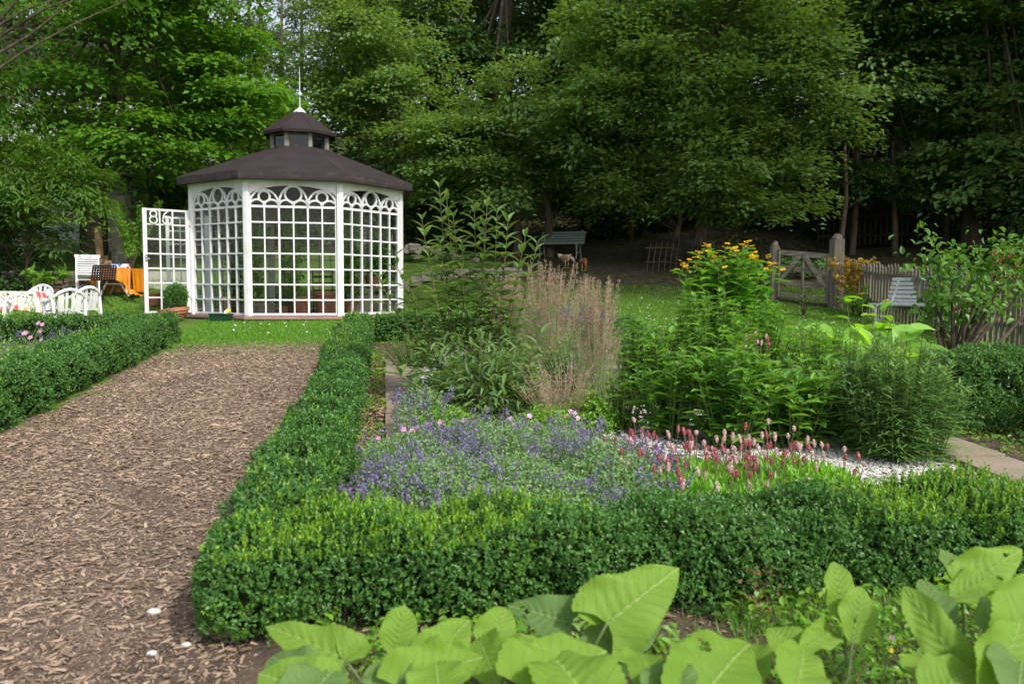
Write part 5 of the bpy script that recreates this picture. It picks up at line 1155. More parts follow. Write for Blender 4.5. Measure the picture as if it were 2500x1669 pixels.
def bushlet(name, label, p, h, r, m, n, leaf, T=OVAL, cat='shrub'):
    root = thing(name, label, cat, p); st = MB(); cs = []
    for i in range(9):
        a = rnd(0, 2*pi); e = Vector((cos(a)*r*rnd(.3, 1), sin(a)*r*rnd(.3, 1), h*rnd(.6, 1))); st.tube([(0, 0, 0), (e.x*.4, e.y*.4, e.z*.5), tuple(e)], [.012, .008, .003], 5)
        for k in range(int(n/9)): q = e*rnd(.35, 1.05); cs.append((q.x+rnd(-.06, .06), q.y+rnd(-.06, .06), q.z+rnd(-.04, .04)))
    st.build('stems', M['twig'], root); L = rnd(.6, 1.2, len(cs))*leaf; MB().leaves(cs, unit(len(cs))+np.array([0, 0, -.1]), unit(len(cs))+np.array([0, 0, .8]), L, L*.5, T).build('foliage', M[m], root)
bushlet('yellowing_shrub', 'shrub with yellow and brown leaves against the picket fence', on(2082, 16.2), 1.15, .48, 'yellowleaf', 620, .11)
bushlet('low_bush', 'low green weeds at the foot of the yellowing shrub', on(2105, 15.9), .62, .5, 'weed', 500, .08, cat='plant')
bushlet('young_sapling', 'little bare sapling on the lawn in front of the gate', on(1960, 15.9), .55, .28, 'weed', 40, .06)
bushlet('ivy_on_pillar', 'ivy hanging over the stone pillar behind the orange table', on(322, 20.8), 1.9, .85, 'weed', 1100, .10)
bushlet('ivy_shrub', 'olive green shrub behind the glazed door', on(400, 22.5), 2.0, .9, 'berryleaf', 1100, .12)
bushlet('shade_plant', 'strappy leaved plant in the shade behind the plastic chair', on(118, 18.0), .6, .5, 'weed', 200, .22, T=BLADE3, cat='plant')
bushlet('shade_plant', 'bluish plant beside the gate seen through the bars', on(1975, 20.5), .55, .8, 'buddleia', 700, .14, cat='plant')
# ================================================================ FENCE, GATE, WALLS
def fence(label, a, b, h, post_every=2.4, sp=.115, w=.062, m='grey_wood', rails=(.32, .82), rm='grey_wood_h', group='picket fences'):
    a = Vector(a); b = Vector(b); root = thing('picket_fence', label, 'fence', (a.x, a.y, Zt(a.x, a.y)), group=group); o = root.location.copy()
    d = Vector((b.x-a.x, b.y-a.y, 0)); L = d.length; d.normalize(); nrm = Vector((-d.y, d.x, 0))
    if nrm.y > 0: nrm = -nrm
    pk = 0
    for i in range(int(L/sp)):
        if pk >= 96: break
        s = i*sp+rnd(-.008, .008); p = a+d*s; z = Zt(p.x, p.y)-o.z; hh = h*rnd(.96, 1.03); w2 = w/2; tlt = rnd(-.015, .015); q = Vector((p.x-o.x, p.y-o.y, z)) ; t = .02
        V = []
        for off in (0, t):
            for (x, zz) in ((-w2, .05), (w2, .05), (w2+tlt, hh-.06), (tlt, hh), (-w2+tlt, hh-.06)): v = q+d*x+nrm*(off-t/2); V.append((v.x, v.y, v.z+zz))
        F = [(4, 3, 2, 1, 0), (5, 6, 7, 8, 9)]+[(k, (k+1) % 5, 5+(k+1) % 5, 5+k) for k in range(5)]
        MB().add(V, F).build('picket', M[m], root); pk += 1
    for r in rails:
        mb = MB(); n = max(2, int(L/1.2))
        for i in range(n):
            p, q = a+d*(L*i/n), a+d*(L*(i+1)/n); off = -nrm*.035
            mb.beam(tuple(p+off-Vector((o.x, o.y, 0))+Vector((0, 0, Zt(p.x, p.y)-o.z+h*r))), tuple(q+off-Vector((o.x, o.y, 0))+Vector((0, 0, Zt(q.x, q.y)-o.z+h*r))), .04, .075)
        mb.build('rail', M[rm], root)
    k = 0
    while k*post_every < L+.1:
        p = a+d*min(k*post_every+.9, L)-nrm*.09; z = Zt(p.x, p.y)-o.z; MB().tube([(p.x-o.x, p.y-o.y, z-.2), (p.x-o.x, p.y-o.y, z+h*.93)], [.055, .05], 8).build('fence_post', M[m], root); k += 1
gp_r = on(2037, 17.0); gp_l = on(1886, 17.9)
p2 = on(2540, 10.6)
mid_f = Vector((gp_r.x+.12, gp_r.y-.2, 0))
fence('grey picket fence from the gate post to the right picture edge', mid_f, (p2.x, p2.y, 0), 1.08, sp=.125, w=.068)
p3 = on(1560, 23.5)
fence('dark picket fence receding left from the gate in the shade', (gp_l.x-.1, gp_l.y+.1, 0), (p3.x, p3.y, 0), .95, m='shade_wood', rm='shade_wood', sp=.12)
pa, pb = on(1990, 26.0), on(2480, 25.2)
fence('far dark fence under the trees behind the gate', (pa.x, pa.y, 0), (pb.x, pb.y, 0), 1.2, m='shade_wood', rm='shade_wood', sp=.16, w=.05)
for p, w, h, lb in ((gp_r, .24, 1.50, 'thick weathered gate post with chipped top'), (gp_l, .17, 1.25, 'thinner gate post on the hinge side')):
    r = thing('gate_post', lb, 'gate post', p); m = MB(); m.box((0, 0, h/2-.1), (w, w*.9, h+.1), rz=.15, taper=.93); m.box((.01, 0, h+.0), (w*.8, w*.6, .12), rz=.4, ry=.25, taper=.5); m.build('post_body', M['grey_wood'], r)
def gate():
    a, b = Vector(gp_l), Vector(gp_r); d = (b-a); d.z = 0; L = d.length-.24; d.normalize(); a = a+d*.10; root = thing('wooden_gate', 'weathered five bar field gate with diagonal braces', 'gate', a); z1 = Zt(b.x, b.y)-a.z
    def q(s, z, o=0): return (d.x*s*L+d.y*o, d.y*s*L-d.x*o, z+z1*s)
    def pc(nm, s0, z0, s1, z1_, w, h, o=0): MB().beam(q(s0, z0, o), q(s1, z1_, o), w, h).build(nm, M['grey_wood_h'], root)
    for z in (.16, .42, .74, 1.07): pc('bar', 0, z, 1, z+.02, .035, .11 if z > .2 else .08)
    for s in (.02, .5, .97): pc('upright', s, .08, s, 1.14 if s != .5 else 1.05, .035, .09, .036)
    pc('brace', .04, .42, .46, 1.05, .03, .09, .066); pc('brace', .96, .42, .54, 1.05, .03, .09, .066)
    MB().tube([(.0, 0, .05), (d.x*L, d.y*L, z1+.05)], [.035, .035], 8).build('ground_pole', M['dark_wood'], root)
gate()
def stones(label, pts, h, w, n, mname='greystone', rows=1, name='retaining_wall', cat='stone wall'):
    a, b = Vector(pts[0]), Vector(pts[1]); root = thing(name, label, cat, (a.x, a.y, Zt(a.x, a.y))); o = root.location.copy(); d = Vector((b.x-a.x, b.y-a.y, 0)); L = d.length; d.normalize(); rz = math.atan2(d.y, d.x); m = MB()
    for r in range(rows):
        s = rnd(-.1, 0)
        while s < L:
            l = rnd(.25, .6)*(1 if rows == 1 else .6); c = a+d*(s+l/2); z = Zt(c.x, c.y)-o.z; m.box((c.x-o.x+rnd(-.02, .02), c.y-o.y+rnd(-.02, .02), z+h/rows*(r+.5)-.03), (l-.02, w*rnd(.85, 1.1), h/rows-.008), rz=rz+rnd(-.04, .04), taper=rnd(.9, .98)); s += l
    m.build('blocks', M[mname], root)
stones('row of old reddish stone blocks holding the slope behind the lawn', (on(960, 20.3), on(1230, 20.8)), .24, .3, 9)
stones('low dry stacked stone step behind the plastic chairs', (on(95, 17.9), on(262, 18.6)), .36, .5, 9, rows=4, mname='dark_wood')
def heap():
    p = on(1010, 23.2); root = thing('rubble_heap', 'heap of broken grey stones right of the garden house', 'rubble', p); m = MB()
    for i in range(90): a = rnd(0, 2*pi); r = abs(rng.normal(0, .5)); m.blob((cos(a)*r*1.6, sin(a)*r*.7, .45-.35*min(r, 1.2)+rnd(-.05, .05)), (rnd(.06, .16), rnd(.06, .14), rnd(.04, .09)), 6, 4, .25, k=i)
    m.build('stones', M['greystone'], root)
heap()
# ================================================================ FURNITURE AND THINGS
def plastic_chair(label):
    root = thing('plastic_chair', label, 'chair', group='white plastic garden chairs'); m = M['plastic']
    s = MB(); s.box((0, -.01, .42), (.44, .44, .028), taper=.97); s.box((0, -.235, .41), (.42, .03, .05)); s.build('seat', m, root)
    rim = [(-.30, -.20, .60), (-.305, -.02, .625), (-.295, .14, .66), (-.265, .235, .72), (-.19, .285, .795), (-.09, .31, .845), (0, .318, .86)]
    rim = rim+[(-x, y, z) for x, y, z in rim[-2::-1]]
    t = MB().tube(rim, [.034]*len(rim), 8, sq=.6); bk = t.build('top_rim', m, root, smooth=True)
    for x, w in ((-.155, .10), (-.055, .048), (.055, .048), (.155, .10)):
        zt = .835 if abs(x) < .1 else .79; b = MB()
        pts = [(x*.9, .20, .425), (x*.95, .245, .6), (x, .29 if abs(x) < .1 else .275, zt)]
        for i in range(2):
            (x0, y0, z0), (x1, y1, z1) = pts[i], pts[i+1]; b.add([(x0-w/2, y0, z0), (x0+w/2, y0, z0), (x1+w/2, y1, z1), (x1-w/2, y1, z1), (x0-w/2, y0+.014, z0), (x0+w/2, y0+.014, z0), (x1+w/2, y1+.014, z1), (x1-w/2, y1+.014, z1)], [(0, 1, 2, 3), (7, 6, 5, 4), (1, 5, 6, 2), (4, 0, 3, 7), (3, 2, 6, 7)])
        b.build('back_slat', m, root)
    for sx in (-1, 1):
        MB().beam((sx*.285, -.19, .0), (sx*.295, -.185, .60), .05, .06).build('leg', m, root)
        MB().beam((sx*.25, .30, .0), (sx*.285, .19, .68), .05, .06).build('leg', m, root)
        MB().beam((sx*.21, 0, .42), (sx*.29, 0, .40), .40, .025).build('side_panel', m, root)
    return root
ch = plastic_chair('white plastic chair facing the camera behind the flowered table')
def put(o, p, rz): o.location = p; o.rotation_euler = (0, 0, rz)
put(ch, on(84, 13.4), -.12); ch.scale = (.82,)*3
copy_tree(ch, on(160, 12.4), -2.3, 'white plastic chair turned away, its slatted back towards the camera')
copy_tree(ch, on(196, 13.0), -2.0, 'white plastic chair partly hidden behind the turned one')
copy_tree(ch, on(-22, 12.1), pi+.35, 'white plastic chair cut off by the left picture edge')
def flower_table():
    p = on(22, 12.75); r = thing('garden_table', 'low garden table hidden under a flowered cloth', 'table', p); MB().box((0, 0, .62), (1.05, .75, .03)).build('tabletop', M['plastic'], r)
    for sx in (-1, 1):
        for sy in (-1, 1): MB().beam((sx*.44, sy*.3, 0), (sx*.42, sy*.28, .61), .05).build('leg', M['plastic'], r)
    m = bpy.data.materials.new('flowered_cloth'); m.use_nodes = True; n = m.node_tree.nodes; l = m.node_tree.links; b = n['Principled BSDF']; b.inputs['Roughness'].default_value = .6
    tc = n.new('ShaderNodeTexCoord'); cur = None
    def layer(cur, scale, c, a, bb, seed, dist=True):
        mp = n.new('ShaderNodeMapping'); mp.inputs['Location'].default_value = (seed, seed*1.7, seed*.3); l.new(tc.outputs['Object'], mp.inputs[0])
        v = n.new('ShaderNodeTexVoronoi' if dist else 'ShaderNodeTexNoise'); v.inputs['Scale'].default_value = scale; l.new(mp.outputs[0], v.inputs['Vector'])
        if not dist: v.inputs['Detail'].default_value = 3; v.inputs['Distortion'].default_value = 2.5
        q = n_mr(n, l, v.outputs['Distance'] if dist else v.outputs['Fac'], a, bb); mx = n.new('ShaderNodeMix'); mx.data_type = 'RGBA'; mx.inputs[7].default_value = (*c, 1); l.new(q, mx.inputs[0])
        if isinstance(cur, tuple): mx.inputs[6].default_value = (*cur, 1)
        else: l.new(cur, mx.inputs[6])
        return mx.outputs[2]
    cur = layer((.82, .82, .80), 6, (.42, .45, .25), .54, .58, 1, False); cur = layer(cur, 12, (.10, .11, .13), .56, .60, 4, False); cur = layer(cur, 4.2, (.75, .10, .10), .30, .25, 2); cur = layer(cur, 4.0, (.80, .28, .05), .15, .12, 7); l.new(cur, b.inputs['Base Color'])
    g = []
    N = 72; prof = [(0, .645), (.5, .645), (.97, .643), (1.0, .632), (1.03, .55), (1.06, .42), (1.08, .34)]
    for k, (s, z) in enumerate(prof):
        row = []
        for j in range(N+1):
            a = 2*pi*j/N; ca, sa = cos(a), sin(a); e = (abs(ca)**8+abs(sa)**8)**(-1/8); w = 1+(.05*sin(a*11)+.03*sin(a*23))*max(0, s-1)*12
            row.append((.54*s*w*e*ca, .39*s*w*e*sa, z+(.05*sin(a*4)*max(0, s-1)*8)))
        g.append(row)
    t = MB().sheet(g).build('flowered_tablecloth', m, smooth=True, loc=p); tag(t, 'white tablecloth with red and orange flowers and grey leaves', 'tablecloth'); t.rotation_euler = (0, 0, .1); r.rotation_euler = (0, 0, .1)
flower_table()
def folding_chair():
    r = thing('folding_chair', 'white slatted wooden folding chair beside the music stand', 'folding chair', on(218, 17.4), .35); m = M['white']
    # faces +x; back leans to -x; long legs run from the back top to the front foot
    for sy in (-1, 1):
        MB().beam((-.30, sy*.215, .98), (.26, sy*.215, .0), .03, .045).build('long_leg', m, r); MB().beam((-.24, sy*.18, .0), (.24, sy*.18, .46), .028, .04).build('short_leg', m, r)
    for i in range(8):
        t = i/8; z = .93-.39*t-.0; x = -.30+.56*(.98-z)/.98; MB().beam((x-.0, -.21, z), (x-.0, .21, z), .012, .031, up=(-.5, 0, .87)).build('back_slat', m, r)
    MB().beam((-.312, -.25, .985), (-.312, .25, .985), .03, .06).build('top_rail', m, r); r.scale = (1.0,)*3
    for i in range(7): x = -.14+i*.062; MB().beam((x, -.20, .47), (x, .20, .47), .052, .016).build('seat_slat', m, r)
    for sy in (-1, 1): MB().beam((-.17, sy*.195, .45), (.27, sy*.195, .45), .022, .035).build('seat_rail', m, r)
    MB().beam((-.14, -.2, .10), (-.14, .2, .10), .03, .03).build('stretcher', m, r); MB().beam((.16, -.2, .17), (.16, .2, .17), .025, .04).build('stretcher', m, r)
    r.rotation_euler = (0, 0, -1.1)
folding_chair()
def music_stand():
    r = thing('music_stand', 'black perforated music stand on three thin feet', 'music stand', on(254, 16.8)); m = M['black']
    MB().tube([(0, 0, .16), (0, 0, .52), (0, 0, .72)], [.014, .012, .009], 8).build('pole', m, r); MB().tube([(0, 0, .14), (0, 0, .24)], [.022, .022], 8).build('collar', m, r)
    for a in (-.5, pi+.5, -pi/2+.2): MB().tube([(0, 0, .20), (cos(a)*.30, sin(a)*.30, .01)], [.009, .008], 6).build('leg', m, r)
    d = MB(); W, H = .48, .30; cols, rows = 9, 6
    def q(s, t): return (s+t*.10, .06+t*.12, .72+t)
    def bar(a, b, w): d.beam(q(*a), q(*b), .004, w, up=(0, -.2, 1) if a[1] == b[1] else (1, 0, 0))
    for i in range(rows+1): t = -.15+H*i/rows; bar((-W/2, t), (W/2, t), .033)
    for i in range(cols+1): s = -W/2+W*i/cols; bar((s, -.15), (s, .15), .036)
    d.build('desk', m, r); MB().beam(q(-W/2, -.155), q(W/2, -.155), .05, .008).build('desk_ledge', m, r)
music_stand()
def orange_table():
    c = on(291, 18.0); r = thing('trestle_table', 'white trestle table under an orange satin cloth', 'table', c); MB().box((0, 0, .72), (.95, .62, .03)).build('tabletop', M['white'], r)
    for sy in (-.22, .24):
        t = MB(); t.beam((-.02, sy, .68), (-.34, sy, .0), .03, .05, up=(0, 1, 0)); t.beam((.02, sy, .68), (.36, sy, 0), .03, .05, up=(0, 1, 0)); t.beam((-.18, sy+.02, .33), (.2, sy+.02, .33), .02, .03); t.build('trestle', M['white'], r)
    g = MB(); hw, hd = .49, .33; zt = .745
    g.sheet([[(x, y, zt+.004*sin(x*9)) for x in np.linspace(-hw, hw, 14)] for y in (-hd, -.1, .1, hd)])
    def skirt(f, n, k):
        rows = []
        for t in np.linspace(0, 1, 9):
            rows.append([f(s, t) for s in np.linspace(0, 1, n)])
        g.sheet(rows)
    def front(s, t):
        x = -hw+2*hw*s; bottom = .38+.0*s; arch = .46-.42*abs((s-.5)*1.9)**2.4
        if s < .06: arch = .02
        arch = max(arch, .03); z = zt+(arch-zt)*t; return (x, -hd-.02-.03*t*(1+sin(s*21)) - .02*t*sin(s*47), z)
    skirt(front, 60, 0)
    skirt(lambda s, t: (hw+.015+.04*t*(1+.6*sin(s*16)), -hd+2*hd*s, zt-(zt-.12)*t), 30, 1)
    skirt(lambda s, t: (-hw-.015-.04*t*(1+.6*sin(s*16)), -hd+2*hd*s, zt-(zt-.14)*t), 30, 1)
    skirt(lambda s, t: (-hw+2*hw*s, hd+.02+.03*t*(1+sin(s*18)), zt-(zt-.10)*t), 50, 1)
    # the corner that spills on the grass
    g.sheet([[(hw-.10+.40*s, -hd-.05-.10*t+.03*sin(s*14), max(.015, (.30*(1-s)**1.5)*(1-t*.7)+.05*abs(sin(s*11+t*5)))) for s in np.linspace(0, 1, 22)] for t in np.linspace(0, 1, 8)])
    o = tag(g.build('orange_tablecloth', M['orange'], loc=c, smooth=True), 'shiny orange satin cloth, gathered in an arch and trailing on the grass', 'tablecloth'); o.scale = r.scale = (.90, .90, .83)
    for i, (x, y, rz, mm, lb) in enumerate([(-.02, -.05, .3, mat('blue_cover', (.05, .18, .60), (.75, .78, .85), scale=14, rough=.4, ramp=(.5, .52)), 'blue and white booklet leaning on the orange cloth'), (.16, -.02, -.2, mat('pale_cover', (.55, .60, .70), (.80, .80, .82), scale=16, rough=.4), 'pale booklet right of the blue one on the orange cloth')]):
        bk = MB(); bk.box((0, 0, .045), (.16, .02, .13), rx=-.9, rz=rz); bk.box((.02, .06, .03), (.16, .02, .10), rx=.6, rz=rz); t = bk.build('booklet', mm, loc=(c.x+x, c.y+y, c.z+.628)); tag(t, lb, 'booklet', 'booklets on the orange table')
    pm = mat('photo_print', (.45, .42, .42), (.16, .12, .11), scale=12, rough=.35, ramp=(.45, .55)); bk = MB(); bk.box((0, 0, .10), (.24, .012, .17), rx=.5); tag(bk.build('picture_card', pm, loc=(c.x-.30, c.y+.12, c.z+.628)), 'greyish picture card standing behind the music stand', 'picture card')
    q = MB(); q.tube([(0, 0, 0), (.02, 0, .25), (-.03, 0, .42), (.03, 0, .52), (.08, 0, .49), (.075, 0, .43)], [.014, .013, .013, .012, .01, .008], 7); q.tube([(.02, 0, .25), (.08, 0, .2), (.09, 0, .12)], [.01, .01, .008], 6); tag(q.build('iron_hook', M['black'], loc=on(338, 18.3)), 'black curly iron hook right of the orange cloth', 'iron hook')
orange_table()
def small_things():
    p = on(206, 16.6); m = MB().blob((0, 0, .11), (.20, .15, .14), 14, 10, .35, k=2); r = thing('grey_bag', 'crumpled grey patterned bag lying on the grass by the chair', 'bag', p); m.build('bag_body', mat('grey_pattern', (.10, .11, .13), (.34, .36, .40), scale=18, rough=.8, ramp=(.45, .55)), r, smooth=True)
    MB().tube([(-.08, 0, .2), (-.12, 0, .34), (-.06, 0, .42), (-.03, 0, .28)], [.03, .035, .02, .03], 7).build('strap', M['deeppurple'], r)
    tag(MB().blob((0, 0, .05), (.055, .055, .05), 10, 8, .05).build('quince', mat('yellow_green_skin', (.55, .55, .08), (.45, .50, .12), rough=.5), loc=on(232, 16.4), smooth=True), 'yellow green fruit on the grass by the music stand foot', 'fruit', 'two fruits on the grass')
    tag(MB().blob((0, 0, .04), (.06, .05, .045), 8, 6, .2).build('quince', mat('pale_green_skin', (.50, .62, .25), (.42, .55, .2), rough=.5), loc=on(241, 16.1), smooth=True), 'paler green fruit just right of the yellow one', 'fruit', 'two fruits on the grass')
    # planks leaning by the tree
    for i, (x0, x1, lb) in enumerate([(236, 249, 'long pale plank leaning against the big tree'), (240, 256, 'second pale plank leaning behind the first'), (258, 262, 'short upright board behind the music stand')]):
        a = on(x1, 20.9+i*.12); t = P(x0, 555 if i < 2 else 625, 21.1+i*.1); tag(MB().beam((0, 0, 0), tuple(t-a), .12, .03, up=(0, -1, 0)).build('plank', M['pine'], loc=a), lb, 'plank', 'planks leaning in the shade')
    # stone pillar
    p = on(303, 22.2); r = thing('stone_pillar', 'overgrown pale stone pillar behind the orange table', 'pillar', p); m = MB()
    for i in range(7): m.box((rnd(-.02, .02), 0, .14+i*.27), (.40-.01*i, .4, .262), rz=rnd(-.05, .05), taper=.97)
    m.build('masonry', M['greystone'], r)
    # terracotta bowl with box ball, tilted
    p = on(428, 14.6); r = thing('potted_box_ball', 'box ball in a tilted terracotta bowl before the open door', 'potted plant', p, group='potted plants'); T = Matrix.Rotation(-.14, 3, 'Y')
    MB().lathe([(.0, .0), (.15, .0), (.22, .09), (.245, .10), (.25, .135), (.275, .145), (.28, .205), (.25, .21), (.23, .17), (0, .165)], (0, 0, .02), 24, T).build('bowl', M['terracotta'], r, smooth=False)
    d = unit(3800); Pp = d*.205*(1+.16*nz(d[:, 0]*3, d[:, 1]*3, d[:, 2]*3, 1.3)[:, None])*rnd(.75, 1.05, 3800)[:, None]*np.array([.95, .95, 1.12])+np.array([.02, 0, .43]); L = .032*rnd(.7, 1.2, 3800)
    MB().leaves(Pp, d+unit(3800)*.8+np.array([0, 0, .5]), d+unit(3800)*.6, L, L*.6, R1).build('foliage', M['box'], r)
    MB().blob((.02, 0, .46), (.13, .13, .15), 12, 8, .05).build('dark_core', M['boxcore'], r); MB().tube([(0, 0, .15), (.02, 0, .4)], [.015, .012], 6).build('stem', M['twig'], r)
    # green trough
    p = on(540, 14.45); r = thing('plant_trough', 'dark green plastic trough with a single orange and white bloom', 'planter', p); m = MB(); m.box((0, 0, .075), (.33, .18, .13), taper=1.12); m.build('trough_body', M['greenplastic'], r)
    m = MB(); m.box((0, -.105, .142), (.40, .016, .016)); m.box((0, .105, .142), (.40, .016, .016)); m.box((-.195, 0, .1418), (.016, .196, .0155)); m.box((.195, 0, .1418), (.016, .196, .0155)); m.build('rim', M['greenplastic'], r)
    f = MB(); stars(f, (.17, -.08, .21), .045, 6, (.2, -1, .5), .7); f.build('orange_bloom', M['yellow'], r); f = MB(); stars(f, (.13, -.08, .18), .05, 7, (-.2, -1, .5), .6); f.build('white_bloom', M['daisy'], r)
    f = MB(); f.leaves(np.array([[.16, -.08, .16]]*6), unit(6)+np.array([0, 0, -.2]), unit(6), .07, .03, OVAL); f.build('foliage', M['weed'], r)
small_things()
def pot(label, p, r, h, plant=0, m='terracotta', lm='lance', lh=.5):
    root = thing('flower_pot', label, 'flower pot', p, group='pots inside the garden house'); MB().lathe([(0, 0), (r*.72, 0), (r*.95, h*.85), (r*1.08, h*.86), (r*1.1, h), (r*.98, h), (r*.93, h*.9), (0, h*.88)], n=18).build('pot_body', M[m], root)
    if plant:
        n = plant; a = rnd(0, 2*pi, n); rr = rnd(0, 1, n)**.6; z = rnd(0, 1, n); c = np.stack([np.cos(a)*rr*r*(1+z*.8), np.sin(a)*rr*r*(1+z*.8), h+z*lh], 1); L = rnd(.07, .14, n)
        MB().leaves(c, unit(n)+np.array([0, 0, -.1]), unit(n)*.6+np.array([0, 0, .8]), L, L*.5, OVAL).build('foliage', M[lm], root)
        st = MB()
        for i in range(5): st.tube([(0, 0, h*.85), (rnd(-.1, .1), rnd(-.1, .1), h+lh*.5), (rnd(-.2, .2), rnd(-.2, .2), h+lh)], [.006, .005, .003], 5)
        st.build('stems', M['stem'], root)
FZ = .925
def inn(x, y, z=FZ): return Vector((GX+x, GY+y, z))
for a in [('tall terracotta pot behind the middle panes', inn(.38, -1.5), .17, .34, 0), ('wide terracotta pot against the middle post inside', inn(.83, -1.35), .25, .44, 0), ('small terracotta pot with trailing plant inside the middle panes', inn(.02, -1.45), .09, .16, 90, 'terracotta', 'lance', .35),
          ('terracotta pot on the bench inside the right panes', inn(1.55, -.55, 1.43), .15, .24, 60, 'terracotta', 'weed', .3), ('brown pot at the left end of the inside bench', inn(1.1, -.85, 1.43), .14, .26, 0, 'dark_wood'), ('potted tomato plant climbing behind the middle panes, left', inn(-.55, -1.35), .16, .26, 700, 'terracotta', 'weed', 1.5),
          ('potted climbing plant in the middle of the garden house', inn(.1, -1.15), .16, .26, 620, 'terracotta', 'weed', 1.7), ('potted climbing plant behind the right panes', inn(1.2, -1.0), .14, .24, 700, 'terracotta', 'weed', 1.75), ('climbing plant at the right back of the garden house', inn(1.65, .1), .15, .25, 620, 'terracotta', 'lance', 1.7),
          ('climbing plant behind the left panes', inn(-1.0, -1.15), .15, .25, 520, 'terracotta', 'lance', 1.6), ('wooden tub in the left corner inside', inn(-.95, -1.55), .16, .34, 0, 'pine'), ('climbing plant near the right end post', inn(1.75, -.45), .13, .24, 420, 'terracotta', 'weed', 1.5)]: pot(*a)
def inside():
    r = thing('potting_bench', 'grey potting bench inside the right panes', 'bench', inn(1.45, -.65), radians(33)); MB().box((0, 0, .48), (1.05, .42, .035)).build('bench_top', M['grey_wood_h'], r)
    for sx in (-1, 1): MB().box((sx*.46, 0, .232), (.05, .38, .46)).build('leg', M['grey_wood'], r)
    MB().box((0, -.16, .2), (.86, .02, .36)).build('front_panel', M['greystone'], r)
    r = thing('seed_trough', 'grey trough of seedlings inside the lower middle panes', 'planter', inn(-.42, -1.62), radians(11)); MB().box((0, 0, .12), (.62, .2, .22), taper=1.05).build('trough_body', M['lantern_post'], r)
    n = 260; c = np.stack([rnd(-.3, .3, n), rnd(-.09, .09, n), rnd(.23, .33, n)], 1); L = rnd(.03, .05, n); MB().leaves(c, unit(n)+np.array([0, 0, .5]), unit(n)+np.array([0, 0, .8]), L, L*.6, OVAL).build('seedlings', M['weed'], r)
    r = thing('garden_chair', 'dark metal chair standing inside the garden house', 'chair', inn(.55, -.35), .4); st = MB()
    for sx in (-.2, .2):
        for sy in (-.2, .2): MB().beam((sx, sy, 0), (sx*.95, sy*.95, .45), .025).build('leg', M['black'], r)
    MB().box((0, 0, .465), (.42, .42, .03)).build('seat', M['black'], r); b = MB(); b.beam((-.2, .2, .45), (-.2, .26, .9), .025); b.beam((.2, .2, .45), (.2, .26, .9), .025)
    for z in (.6, .74, .88): b.beam((-.2, .225+.1*(z-.6), z), (.2, .225+.1*(z-.6), z), .02, .05)
    b.build('backrest', M['black'], r)
    r = thing('parasol_pole', 'dark post standing in the middle of the garden house', 'post', inn(-.30, -.3)); MB().tube([(0, 0, 0), (0, 0, 2.4)], [.045, .045], 8).build('post_body', M['dark_wood'], r)
    p = on(378, 17.8); pot('terracotta pot on the lawn seen through the open door', p, .14, .28, 0)
inside()
def bench(name, label, p, rz, L, m, slats_b=5, slats_s=6, sc_=1.0, legm=None):
    r = thing(name, label, 'bench', p, rz); legm = legm or m
    for i in range(slats_b): z = .50+i*.075; y = .20+(z-.46)*.30; MB().beam((-L/2, y, z), (L/2, y, z), .018, .055, up=(0, -.3, 1)).build('back_slat', M[m], r)
    for i in range(slats_s): y = -.24+i*.078; MB().beam((-L/2, y, .445-.02*sin(i)), (L/2, y, .445-.02*sin(i)), .062, .02).build('seat_slat', M[m], r)
    for sx in (-1, 1):
        x = sx*(L/2-.12); q = MB(); q.tube([(x, -.26, 0), (x, -.20, .15), (x, -.235, .40)], [.028, .020, .026], 8); q.tube([(x, .30, 0), (x, .19, .16), (x, .15, .42), (x, .25, .62), (x, .345, .88)], [.028, .022, .024, .02, .018], 8); q.tube([(x, -.235, .41), (x, .16, .41)], [.02, .02], 6); q.tube([(x, -.2, .14), (x, 0, .22), (x, .19, .15)], [.014, .014, .014], 6); q.build('leg_frame', M[legm], r)
    return r
bench('slatted_bench', 'grey green slatted bench under the trees in the deep shade', on(1366, 24.0), -.38, 1.38, 'green_paint', 5)
bench('slatted_bench', 'white slatted garden bench half hidden behind the right plants', on(2232, 13.6), -1.12, 1.45, 'white', 6, 6)
def hurdle():
    p = on(1615, 21.4); r = thing('wicker_hurdle', 'leaning rustic lattice of thin sticks in the shade', 'hurdle', p); 
    for i in range(6): x = -.38+i*.15; MB().tube([(x-.05, -.1, 0), (x, .02, .4), (x+.08, .10, .82+rnd(-.05, .05))], [.012, .011, .009], 5).build('stick', M['twig'], r)
    for z in (.28, .66): MB().tube([(-.48, -.06+z*.2, z), (.0, -.04+z*.2, z+.02), (.50, -.05+z*.2, z-.02)], [.012, .012, .01], 5).build('crossbar', M['twig'], r)
hurdle()
